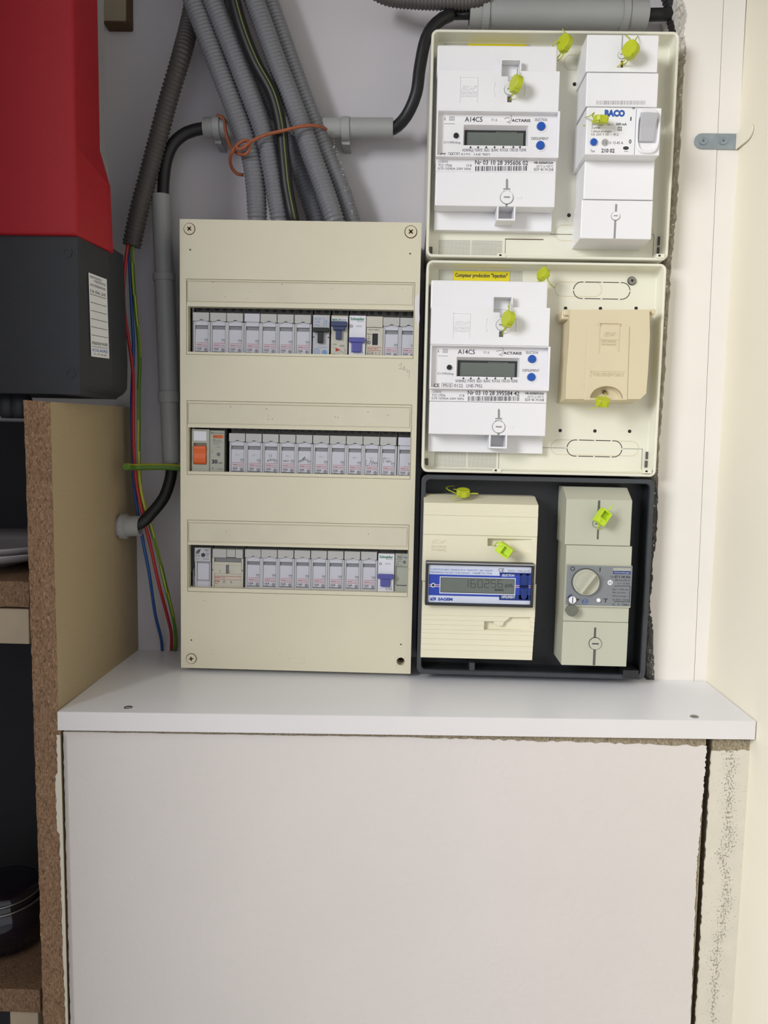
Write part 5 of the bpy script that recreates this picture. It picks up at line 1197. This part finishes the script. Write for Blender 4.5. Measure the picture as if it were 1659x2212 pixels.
# raised central panel between two ridges
cp = [(1271, 705), (1359, 705), (1354, 864), (1262, 864)]; mb = MB(); mb.prism([(U(x, y, Yv).x, U(x, y, Yv).z) for x, y in cp], Yv - .0012, Yv + .002, pts2=[(U(x, y, Yv).x, U(x, y, Yv).z) for x, y in [(1269, 704), (1361, 704), (1356, 865), (1260, 865)]])
trp = obj('raised_panel', mb, 'ivory_warm', tc, bevel=.0004); YR = Yv - .0012
mb = MB()
for q in ((1294.5, 697.5, 1295.8, 728), (1294.5, 697.5, 1337, 698.8), (1294.5, 731.5, 1337, 733), (1294, 732, 1295.3, 762), (1337, 698, 1338, 760), (1275, 801, 1350, 802.5), (1275, 801, 1276.3, 816)): Q(mb, *q, YR, t=.0006, up=.0005)
T(mb, 'EDF', 1304, 717, 1330, 726, YR, ext=.0005, shear=.25, bold=.02); T(mb, 'ELECTRICITE', 1300, 735, 1331, 739.5, YR, ext=.0004); T(mb, 'DE FRANCE', 1300, 742, 1331, 746, YR, ext=.0004); T(mb, 'TELEREPORT', 1279, 805, 1348, 812.5, YR, ext=.0005, bold=.01)
obj('embossed_mark', mb, 'ivory_warm', tc)
# domed recess rim
mb = MB(); c_ = U(1310.5, 858, YR); a_ = (U(1346, 858, YR) - U(1275, 858, YR)).x / 2; b_ = c_.z * -1 + U(1310, 832, YR).z
def dome(extra=0):
    m_ = MB(); n = 20; L = []
    for s_, yy in ((1.0, YR - .004), (1.0, YR), (.96, YR + .0035), (.80, YR + .0070), (.45, YR + .0092)):
        L.append([(c_.x + a_ * s_ * math.cos(math.pi * i / n), yy, c_.z - .001 + b_ * s_ * math.sin(math.pi * i / n)) for i in range(n + 1)])
    m_.sheet(L, 0, False, True); m_.f.append(tuple(range(n + 1))[::-1]); m_.m.append(0); m_.sm.append(False); return m_
carve(tlid, [dome()]); carve(trp, [dome()])
r = R(1302.5, 843, 1309.5, 850, YR + .0060); mb = MB(); mb.box(r[0], r[1], YR + .0055, YR + .0085, r[2], r[3]); obj('seal_eye', mb, 'brown_edge', tc)
for q in ((1214, 669, 1233, 690), (1403, 668, 1410, 687)):
    r = R(*q, .797); mb = MB(); mb.boxr(r, .797, BASE - .001); mb.box(r[0] + .001, r[1] + .002, .794, .81, r[2] + (r[3] - r[2]) * .35, r[3]); obj('hinge_lug', mb, 'ivory_warm', tc, bevel=.0012)
# ================================================================== CREAM METER (black box)
ym = .790; cm = thing('electricity_meter', 'cream electricity meter with blue display in the black box', 'electricity meter', U(1032, 1424, .832)); cm.location.y = .832
def ramp(q, Y0, Y1, mb, back=.832):
    # front face tilting from depth Y0 (top) to Y1 (bottom)
    x0, x1, z0, z1 = R(*q, (Y0 + Y1) / 2); mb.add([(x0, Y0, z1), (x1, Y0, z1), (x1, Y1, z0), (x0, Y1, z0), (x0, back, z1), (x1, back, z1), (x1, back, z0), (x0, back, z0)], [(3, 2, 1, 0), (4, 5, 6, 7), (0, 1, 5, 4), (1, 2, 6, 5), (2, 3, 7, 6), (3, 0, 4, 7)]); return x0, x1, z0, z1
def slabx(name, prof, q, m, parent, bevel=.0006, back=.832, holes_=None, ym_=ym):
    # prof: list of (py, Y) from top to bottom; sides vertical
    x0 = U(q[0], (prof[0][0] + prof[-1][0]) / 2, ym_).x; x1 = U(q[1], (prof[0][0] + prof[-1][0]) / 2, ym_).x; mx = (q[0] + q[1]) / 2
    pr = [(Y, U(mx, py, Y).z) for py, Y in prof]; pr = [(back, pr[0][1])] + pr + [(back, pr[-1][1])] if prof[0][1] < back - 1e-6 else pr + [(back, pr[-1][1])]
    n = len(pr); mb = MB(); mb.add([(x0, y, z) for y, z in pr] + [(x1, y, z) for y, z in pr], [tuple(range(n)), tuple(range(2 * n - 1, n - 1, -1))] + [(i, (i + 1) % n, (i + 1) % n + n, i + n) for i in range(n)])
    return obj(name, mb, m, parent, bevel=bevel)
prof = [(1070, .832 - .02), (1088.5, ym)]
for k, y in enumerate((1106, 1116, 1126)): prof += [(y, ym), (y + .01, ym - .0006 * (k % 2 == 0))]
prof += [(1156, ym), (1158, ym + .0008), (1232, ym + .0012)]
prof = [(1070, .812), (1088.5, ym), (1105, ym), (1105.6, ym - .0007), (1114.6, ym - .0007), (1115.2, ym), (1124.6, ym), (1125.2, ym - .0007), (1156, ym - .0007), (1158, ym + .0004), (1258, ym + .0006)]
ucv = slabx('upper_cover', prof, (914, 1160.5), 'cream_plastic', cm)
lo = [(1259, ym + .0006), (1312, ym + .0006)]; y = 1331; d = 0
for k in range(8):
    lo += [(y, ym + .0006 + .0008 * k), (y + .5, ym + .0014 + .0008 * k)] ; y += (10.2, 10.2, 10.2, 8, 12, 12, 12, 11)[k]
lo += [(1423, ym + .0075)]
lcv = slabx('lower_cover', lo, (911, 1155.5), 'cream_plastic', cm, bevel=.0003)
mb = MB(); Y_ = ym + .0004
T(mb, 'EDF', 932, 1166, 964, 1174, Y_, ext=.0003, shear=.2); T(mb, 'ELECTRICITE', 932, 1178, 964, 1183, Y_, ext=.0002); T(mb, 'DE FRANCE', 932, 1185, 964, 1190, Y_, ext=.0002); obj('embossed_mark', mb, 'cream_plastic', cm)
carve(ucv, [wedge([(1053.5, 1163), (1148, 1165), (1149, 1195), (1110, 1193), (1072, 1179.5), (1053.5, 1179.5)], ym + .0006, .008, .0012)])
carve(lcv, [wedge([(1046, 1343), (1067, 1343), (1067, 1347), (1076, 1352), (1086, 1352), (1089, 1344), (1094, 1340), (1102, 1333), (1145, 1333), (1145, 1362.5), (1046, 1361.5)], ym + .001, .0075, .0035)])
# display module
Yg = ym - .0085
r = R(919, 1215.5, 1153.5, 1310.5, Yg); mb = MB(); mb.plate(*r, Yg, ym + .002, [(r[0] + .0028, r[1] - .0028, r[2] + .0028, r[3] - .0034)]); dm = obj('display_frame', mb, 'black_plastic', cm, bevel=.0009)
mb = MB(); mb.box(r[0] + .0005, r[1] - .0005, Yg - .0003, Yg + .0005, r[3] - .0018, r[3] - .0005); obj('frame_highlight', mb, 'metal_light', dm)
Yw = Yg + .0028
mb = MB(); mb.box(r[0] + .002, r[1] - .002, Yw, Yw + .002, r[2] + .002, r[3] - .003); fpn = obj('front_panel', mb, 'panel_white', cm)
mb = MB(); Q(mb, 926, 1242, 1080, 1287.5, Yw, 0); Q(mb, 1079, 1237, 1146, 1297, Yw, 0)
Q(mb, 1079, 1237, 1146, 1242.5, Yw - .0001, 1); Q(mb, 1079, 1285, 1146, 1297, Yw - .0001, 1); Q(mb, 1122, 1240, 1142, 1295, Yw - .0001, 1)
for y, mi in ((1262.3, 2), (1264.3, 3), (1266.3, 2)): Q(mb, 926, y, 950, y + 1.2, Yw - .0001, mi); Q(mb, 1112, y + 2, 1146, y + 3.2, Yw - .0001, mi)
obj('blue_print', mb, ['panel_blue', 'deep_blue', 'panel_white', 'ink_red'], fpn)
mb = MB(); Q(mb, 949.5, 1247, 1113.5, 1284, Yw - .0002, 0, t=.0004); Q(mb, 951.5, 1249, 1111.5, 1281.5, Yw - .0003, 1, t=.0003); dsp = obj('display', mb, ['panel_white', 'lcd_dark'], cm)
mb = MB(); Q(mb, 952.5, 1250, 1110.5, 1280.5, Yw - .0004, 0); obj('display_glass', mb, 'lcd', dsp)
mb = MB()
segs = {'1': 'bc', '6': 'afgcde', '0': 'abcdef', '2': 'abged', '5': 'afgcd'}
def digit(ch, x0, x1, y0, y1, Y):
    w_, h_, s = x1 - x0, y1 - y0, 1.4
    S = {'a': (x0 + 1, y0, x1 - 1, y0 + s), 'g': (x0 + 1, (y0 + y1) / 2 - s / 2, x1 - 1, (y0 + y1) / 2 + s / 2), 'd': (x0 + 1, y1 - s, x1 - 1, y1), 'f': (x0, y0 + .7, x0 + s, (y0 + y1) / 2), 'b': (x1 - s, y0 + .7, x1, (y0 + y1) / 2), 'e': (x0, (y0 + y1) / 2, x0 + s, y1 - .7), 'c': (x1 - s, (y0 + y1) / 2, x1, y1 - .7)}
    for k in segs[ch]: Q(mb, *S[k], Y)
for ch, x in zip('160256', (1001, 1016.5, 1031.5, 1046, 1060.5, 1075)): digit(ch, x, x + 11, 1252, 1269.5, Yw - .0005)
T(mb, 'kWh', 1091, 1261.5, 1108, 1269.5, Yw - .0005, bold=.03); Q(mb, 1068, 1272.5, 1088, 1276.5, Yw - .0005); obj('display_digits', mb, 'lcd_digit', dsp)
mb = MB()
T(mb, 'COMPTEUR EISEC1 FRANCE SA N° 936027997 / 358 -12/02/93', 930.5, 1229.5, 1064, 1233, Yw, mi=0); T(mb, 'MONOPHASE 2 FILS 230 V 15-90 A 50 Hz D ~ 1 Wh/IMP TCC 175 Hz', 930.5, 1235.5, 1063, 1239.5, Yw, mi=0)
T(mb, 'CE', 1076.5, 1227.5, 1089, 1235, Yw, mi=3, bold=.02); T(mb, '020931 C99LCR 93', 1097, 1231.5, 1144, 1235.5, Yw, mi=3); T(mb, 'SAGEM', 946, 1291, 977.5, 1297.5, Yw, mi=1, bold=.05)
T(mb, 'SELECTION', 1084, 1240.5, 1111.5, 1245.5, Yw - .0002, mi=2, bold=.03, shear=.2); T(mb, 'DEFILEMENT', 1083, 1287, 1113, 1292.5, Yw - .0002, mi=2, bold=.03, shear=.2)
p = U(935.5, 1293.5, Yw)
for s_, rot in ((1.0, .25),):
    for a, b, dz in ((.0029, .0013, .0004), (.0029, .0013, -.0006)):
        A = [(p.x + a * math.cos(t), p.z + dz + b * math.sin(t) + .0003 * math.cos(t)) for t in [i * math.pi / 12 for i in range(24)]]; B = [(p.x + a * .68 * math.cos(t), p.z + dz + b * .55 * math.sin(t)) for t in [i * math.pi / 12 for i in range(24)]]
        mb.add([(x, Yw - .00015, z) for x, z in A] + [(x, Yw - .00015, z) for x, z in B], [(i, (i + 1) % 24, 24 + (i + 1) % 24, 24 + i) for i in range(24)], 1)
obj('printed_text', mb, ['ink_blue', 'panel_blue', 'ink_white', 'ink_grey'], fpn)
p = U(935.7, 1264, Yw); mb = MB(); mb.cyl(p.x, p.z, .0023, Yw - .0004, Yw, mi=0); mb.cyl(p.x, p.z, .0013, Yw - .0006, Yw, mi=1); obj('sensor_window', mb, ['panel_white', 'toggle_black'], cm)
for q in ((1125.5, 1240, 1138.5, 1264), (1125, 1271, 1138, 1294)):
    r = R(*q, Yw); mb = MB(); mb.prism(rr(*r, (r[1] - r[0]) * .45, 5), Yw - .0016, Yw, smooth=True); obj('push_button', mb, 'deep_blue', cm, bevel=.0004)
# ================================================================== GREY BREAKER (black box)
gb = thing('main_breaker', 'grey-green main breaker with round rotary knob in the black box', 'circuit breaker', U(1285, 1440, .832)); gb.location.y = .832
yg = .790
slabx('upper_cover', [(1052.5, .810), (1080, yg), (1178.2, yg)], (1222.5, 1364.5), 'grey_green', gb, ym_=yg); slabx('middle_cover', [(1179, yg), (1343, yg)], (1220, 1361.5), 'grey_green', gb, bevel=.0003, ym_=yg); slabx('lower_cover', [(1343.8, yg), (1438.5, yg)], (1214.5, 1355.5), 'grey_green', gb, ym_=yg)
yk = yg - .003
r = R(1222.5, 1221, 1364.5, 1311.5, yk); mb = MB(); mb.boxr(r, yk, yg + .001); obj('switch_section', mb, 'grey_green', gb, bevel=.0005)
mb = MB(); mb.box(r[0] + .0003, r[1] - .0003, yk - .0004, yk, r[2] + .0016, r[3] - .0004); sp_ = obj('face_plate', mb, 'plate_grey', gb); ykp = yk - .0004
c0 = U(1264.8, 1257, ykp); rk_ = 28.5 * MM(1264, 1257, ykp)
mb = MB(); n = 40; lp = lambda k, y: [(c0.x + rk_ * k * math.cos(2 * math.pi * i / n), y, c0.z + rk_ * k * math.sin(2 * math.pi * i / n)) for i in range(n)]
mb.sheet([lp(1, ykp), lp(1, ykp - .0035), lp(.96, ykp - .0045), lp(.86, ykp - .0045), lp(.84, ykp - .004)], 0, False, True); kn = obj('rotary_knob', mb, 'dial', gb)
mb = MB(); ang = math.radians(55); c_, s_ = math.cos(ang), math.sin(ang); l, w_ = rk_ * .9, rk_ * .2
P_ = [(c0.x + c_ * u - s_ * v, c0.z + s_ * u + c_ * v) for u, v in ((-l, -w_), (l, -w_), (l, w_), (-l, w_))]; Q_ = [(c0.x + c_ * u - s_ * v, c0.z + s_ * u + c_ * v) for u, v in ((-l, -w_ * .55), (l, -w_ * .55), (l, w_ * .55), (-l, w_ * .55))]
mb.prism(Q_, ykp - .0115, ykp - .004, pts2=P_); obj('knob_grip', mb, 'dial', kn, bevel=.0005)
mb = MB(); mb.ring(c0.x, c0.z, rk_ * 1.0, rk_ * 1.06, ykp - .0004, ykp, n=40); obj('knob_ring', mb, 'black_rim', gb)
mb = MB(); Y_ = ykp
p = U(1237, 1228.5, Y_); mb.ring(p.x, p.z, .0015, .0023, Y_ - .00015, Y_, n=20); Q(mb, 1295, 1226, 1297.3, 1235, Y_); T(mb, 'T', 1303.5, 1293, 1313, 1301.5, Y_, bold=.03)
for i_ in range(1): pass
Q(mb, 1324.5, 1227, 1363, 1240, Y_, mi=4); Q(mb, 1325.3, 1228, 1362.2, 1233.5, Y_ - .0001, mi=0) if False else None
Q(mb, 1324.5, 1233.5, 1362.5, 1240, Y_ - .0001, mi=1); T(mb, 'Schlumberger', 1327, 1235, 1361, 1239.3, Y_ - .0003, mi=2)
T(mb, 'Type', 1318, 1244, 1326, 1248.5, Y_); T(mb, 'BT 5 100 45A', 1328, 1243.5, 1362, 1249, Y_, bold=.03); T(mb, 'différentiel 500 mA', 1328, 1251.5, 1361.5, 1255, Y_); T(mb, 'Ir = 15-45A', 1335, 1258.5, 1361, 1262.5, Y_)
for q in ((1327, 1265.5, 1361, 1266.7), (1359.8, 1265.5, 1361, 1300), (1326, 1299, 1361, 1300.2)): Q(mb, *q, Y_)
for k, s_ in enumerate(('I∆n = 500 mA', 'Nbr de pôles  2', 'Pôles protégés 1', 'Un 250 V~ 50 Hz')): T(mb, s_, 1323, 1271 + 7.4 * k, 1357.5, 1275.2 + 7.4 * k, Y_)
T(mb, 'D  4  7881', 1323, 1304, 1358, 1308, Y_)
p = U(1264.5, 1299.5, Y_); mb.ring(p.x, p.z, .0026, .003, Y_ - .00015, Y_, n=20, mi=3); T(mb, 'NF', 1259.5, 1296, 1269.5, 1302.5, Y_, mi=3); p = U(1248, 1295.5, Y_); mb.prism([(p.x - .0016, p.z + .0012), (p.x + .0016, p.z + .0012), (p.x, p.z - .0016)], Y_ - .00015, Y_)
# blue arc by the small selector
pc = U(1236, 1295.5, Y_); n = 8; A = [(pc.x + .0058 * math.cos(t), pc.z + .0058 * math.sin(t)) for t in [math.radians(100 + 62 * i / n) for i in range(n + 1)]]; B = [(pc.x + .0042 * math.cos(t), pc.z + .0042 * math.sin(t)) for t in [math.radians(100 + 62 * i / n) for i in range(n + 1)]]
mb.add([(x, Y_ - .00015, z) for x, z in A + B], [(i, i + 1, n + 2 + i, n + 1 + i) for i in range(n)], 1)
obj('printed_text', mb, ['ink', 'deep_blue', 'ink_white', 'ink_blue', 'module_green'], sp_)
mb = MB(); mb.cyl(pc.x, pc.z, .0036, ykp - .0018, ykp, mi=0); mb.box(pc.x - .0004, pc.x + .0004, ykp - .002, ykp - .0017, pc.z - .003, pc.z + .003, 1); obj('selector_screw', mb, ['white_plastic', 'ink'], gb)
button(1292.3, 1296, 4.4, ykp, 'white_plastic', gb, 'test_button', ring=False)
p = U(1318, 1258.5, ykp); mb = MB(); mb.cyl(p.x, p.z, .0026, ykp - .0002, ykp); T(mb, '45', 1314, 1255.5, 1322.5, 1262, ykp - .0002, mi=1); obj('rating_dot', mb, ['white_plastic', 'ink_grey'], gb)
seal_slots([(1291, 1081, 1296, 1116), (1289.5, 1143, 1293.5, 1165), (1283, 1355.5, 1287.5, 1378), (1281, 1401, 1286.5, 1437)], yg, gb, 'breaker_body')
slot_screw(1289, 1131, 8.5, yg, gb, 'grey_green', 'ink'); slot_screw(1285.4, 1389.8, 12.6, yg, gb, 'grey_green', 'ink', sw=.58, sh_=.1)
# ================================================================== SEALS
def seal_proto():
    t = thing('lead_seal', 'x', 'seal', (0, 0, 0), 'yellow security seals', True)
    m = MB(); n = 20
    lp = lambda r, z: [(r * math.cos(2 * math.pi * i / n) * mm, r * math.sin(2 * math.pi * i / n) * mm, z * mm) for i in range(n)]
    m.sheet([lp(.01, -4), lp(7, -4), lp(7.6, -3.4), lp(7.6, 2.2), lp(7.0, 3), lp(.01, 3)], 0, False, True); me = m.mesh('seal_body', ['seal_yellow'])
    o = bpy.data.objects.new('seal_body', me); C.objects.link(o); o.parent = t
    m = MB(); bx(m, -3, 3, -8.3, -6.4, -3.6, 2.6); bx(m, -3.8, -3.2, -8.0, -6.6, -3.8, 2.8); m2_ = m.mesh('seal_clip', ['seal_yellow']); o = bpy.data.objects.new('seal_clip', m2_); C.objects.link(o); o.parent = t
    return t
def place(proto, p, rot, label, wire, mat_='seal_yellow', first=False, sc=1.0):
    t = proto if first else copy_tree(proto); t.location = p; t.rotation_euler = Vector(rot).to_track_quat('Z', 'Y').to_euler(); t['label'] = label; t.scale = (sc,) * 3
    if wire:
        M_ = (Matrix.Translation(p) @ t.rotation_euler.to_matrix().to_4x4() @ Matrix.Scale(sc, 4)).inverted()
        mb = MB(); mb.tube([M_ @ q for q in spline(upath(wire, p.y), .0015)], .00055, n=6); me = mb.mesh('seal_wire', [mat_]); o = bpy.data.objects.new('seal_wire', me); C.objects.link(o); o.parent = t
    return t
sp0 = seal_proto()
YM_ = YBm
# disc axis is local z
place(sp0, U(1114, 180, YBm - .012), (-.88, -.42, .18), 'yellow round seal on the upper white meter', [(1118, 150, YBm), (1117, 162, YBm - .009), (1110, 197, YBm - .008), (1104, 212, YBm - .002), (1100, 219, YBm + .002)], first=True, sc=1.0)
place(sp0, U(1097, 688, YBm - .012), (-.88, -.42, .14), 'yellow round seal on the middle-box white meter', [(1098, 661, YBm), (1099, 672, YBm - .009), (1092, 705, YBm - .008), (1087, 718, YBm - .002), (1083, 725, YBm + .002)])
place(sp0, U(1219.5, 92, RIM - .006), (-.78, -.60, .12), 'yellow round seal hanging at the top rim of the upper box', [(1192, 108, .806), (1197, 93, .80), (1210, 90, RIM - .006), (1217, 112, RIM - .004), (1213, 124, .80), (1204, 131, .81)], sc=1.0)
place(sp0, U(1362, 106, Yt - .012), (-.66, -.72, .16), 'yellow round seal on the top of the white breaker', [(1378, 78, Yt - .001), (1370, 92, Yt - .010), (1357, 127, Yt - .010), (1352, 137, Yt - .004), (1343, 139, Yt)])
place(sp0, U(1298, 257.5, Yc2 - .010), (.05, -.22, 1), 'yellow round seal lying over the blue logo of the white breaker', [(1264, 254, Yc2 - .001), (1275, 250, Yc2 - .008), (1284, 243, Yc2 - .004), (1280, 252, Yc2 - .006), (1292, 260, Yc2 - .010)], sc=.92)
place(sp0, U(1173, 591, .802), (-.75, -.5, .45), 'yellow round seal at the top rim of the middle box', [(1181, 586, .81), (1187, 594, .808), (1183, 602, .803), (1189, 614, .806), (1199, 622, .826)], sc=.85)
place(sp0, U(1302, 867, YR - .012), (0, -.42, .9), 'yellow round seal under the domed recess of the beige cover', [(1306, 848, YR - .001), (1309, 853, YR - .006), (1304, 862, YR - .010)], sc=.92)
place(sp0, U(1000.5, 1063, .797), (0, -.30, .95), 'yellow round seal on top of the cream meter', [(986, 1066, .797), (972, 1060, .802), (964, 1054, .81), (972, 1050, .82), (982, 1050, .83)], sc=.9)
mb = MB(); mb.tube(spline(upath([(1010, 1066), (1022, 1066), (1033, 1066)], .797), .003), .0007, n=6)
o = obj('seal_wire', mb, 'seal_yellow', None); o.parent = [c for c in C.objects if c.get('label', '') == 'yellow round seal on top of the cream meter'][0]
pr_ = o.parent; bpy.context.view_layer.update(); o.matrix_parent_inverse = pr_.matrix_world.inverted()
# square seals
def square_seal(p, rot, label, wire, sc=1):
    t = thing('square_seal', label, 'seal', p, 'lime box-shaped seals', True); t.rotation_euler = [math.radians(a) for a in rot]; t.scale = (sc,) * 3
    def f(): m = MB(); m.plate(-7.5 * mm, 7.5 * mm, -5.5 * mm, 5.5 * mm, -4.5 * mm, 4.5 * mm, [(-1.5 * mm, 6 * mm, -3.8 * mm, 4 * mm)]); bx(m, -7.4, 7.4, 0, 4.4, -5.4, 5.4); m.cyl(-5 * mm, 3 * mm, 1.8 * mm, -5.4 * mm, -4 * mm, n=14); return m
    lpart('seal_body', 'sqseal', f, 'seal_lime', t, .0005)
    M_ = (Matrix.Translation(p) @ t.rotation_euler.to_matrix().to_4x4() @ Matrix.Scale(sc, 4)).inverted()
    mb = MB(); mb.tube([M_ @ q for q in spline(upath(wire, p.y), .0015)], .0007, n=6); o = bpy.data.objects.new('seal_wire', mb.mesh('seal_wire', ['seal_lime'])); C.objects.link(o); o.parent = t
square_seal(U(1090, 1188, ym - .012), (0, 32, -18), 'lime square seal on the cream meter', [(1068, 1179, ym), (1074, 1172, ym - .004), (1082, 1176, ym - .010), (1084, 1184, ym - .012)], 1.0)
square_seal(U(1301, 1117, yg - .012), (0, -55, 14), 'lime square seal on the grey-green breaker', [(1323, 1091, yg - .012), (1314, 1103, yg - .012), (1300, 1120, yg - .012), (1293, 1136, yg - .006), (1292, 1145, yg + .001)], 1.0)
# grey disc seal
gs = thing('lead_seal', 'dark grey round metal seal hanging below the knob plate', 'seal', U(1235, 1319, yg - .006))
p = U(1235, 1319, yg - .006); mb = MB(); mb.cyl(p.x, p.z, .0058, yg - .008, yg - .004, n=24); mb.box(p.x - .0066, p.x + .0066, yg - .0075, yg - .0045, p.z - .001, p.z + .0016); obj('seal_body', mb, 'seal_grey', gs, bevel=.0006)
mb = MB(); mb.tube(spline([U(x, y, Y) for x, y, Y in ((1230, 1308, yg - .006), (1223, 1296, yg - .006), (1228, 1286, yg - .006), (1236, 1284, yg - .006)) ], .002), .0003, n=5); mb.tube(spline([U(x, y, yg - .006) for x, y in ((1241, 1309), (1252, 1305), (1254, 1298), (1249, 1291))], .002), .0003, n=5); obj('seal_wire', mb, 'steel', gs)
# ================================================================== METAL BRACKET on the right
bk = thing('metal_bracket', 'galvanised two-screw strap bracket on the right-hand wall', 'bracket', U(1550, 322, PIER))
Yq = PIER - .0018; r = R(1500.5, 288, 1591, 321.5, Yq); hz = (r[3] - r[2]) / 2
pts = rr(r[0], r[1] + .02, r[2], r[3], hz * .98, 8); pts = [(min(x, r[1]), z) for x, z in pts]
mb = MB(); mb.prism(pts, Yq, PIER - .0001); obj('flat_strap', mb, 'zinc', bk, bevel=.0004)
# wing bent forward along the side wall
wA, wB = Vector((r[1], Yq, r[2])), Vector((r[1], Yq, r[3])); zt_, zb_ = U(1612, 270, .803).z, U(1606, 300, .803).z
xw = lambda y: a0.x + (a0.y - y) / (a0.y - a1.y) * (a1.x - a0.x) - .0022 + (r[1] - (a0.x + (a0.y - Yq) / (a0.y - a1.y) * (a1.x - a0.x) - .0022)) * max(0, (y - .797) / (Yq - .797))
n = 10; loop = []
for i in range(n + 1):
    t = math.radians(90 - 180 * i / n); loop.append(Vector((xw(.800), .804 - .010 * math.cos(t), (zt_ + zb_) / 2 + .0075 * math.sin(t))))
loop = [Vector((r[1] - .0005, Yq + .0009, r[3]))] + loop + [Vector((r[1] - .0005, Yq + .0009, r[2]))]
N = len(loop); mb = MB(); mb.add(loop + [p + Vector((.0016, 0, 0)) for p in loop], [tuple(range(N)), tuple(range(2 * N - 1, N - 1, -1))] + [(i, (i + 1) % N, (i + 1) % N + N, i + N) for i in range(N)]); obj('bent_wing', mb, 'cream_paint', bk)
for px, py in ((1519, 304), (1562.5, 304)):
    p = U(px, py, Yq); mb = MB(); mb.ring(p.x, p.z, .0029, .0040, Yq - .0012, Yq); mb.cyl(p.x, p.z, .0030, Yq - .0007, Yq)
    for a in (20, 110):
        t = math.radians(a); c_, s_ = math.cos(t), math.sin(t); l, w_ = .0019, .0004; mb.prism([(p.x + c_ * u - s_ * v, p.z + s_ * u + c_ * v) for u, v in ((-l, -w_), (l, -w_), (l, w_), (-l, w_))], Yq - .0008, Yq - .0006, 1)
    obj('screw', mb, ['zinc', 'ink_grey'], bk)
for o in bpy.data.objects:
    if '_local' in o: del o['_local']
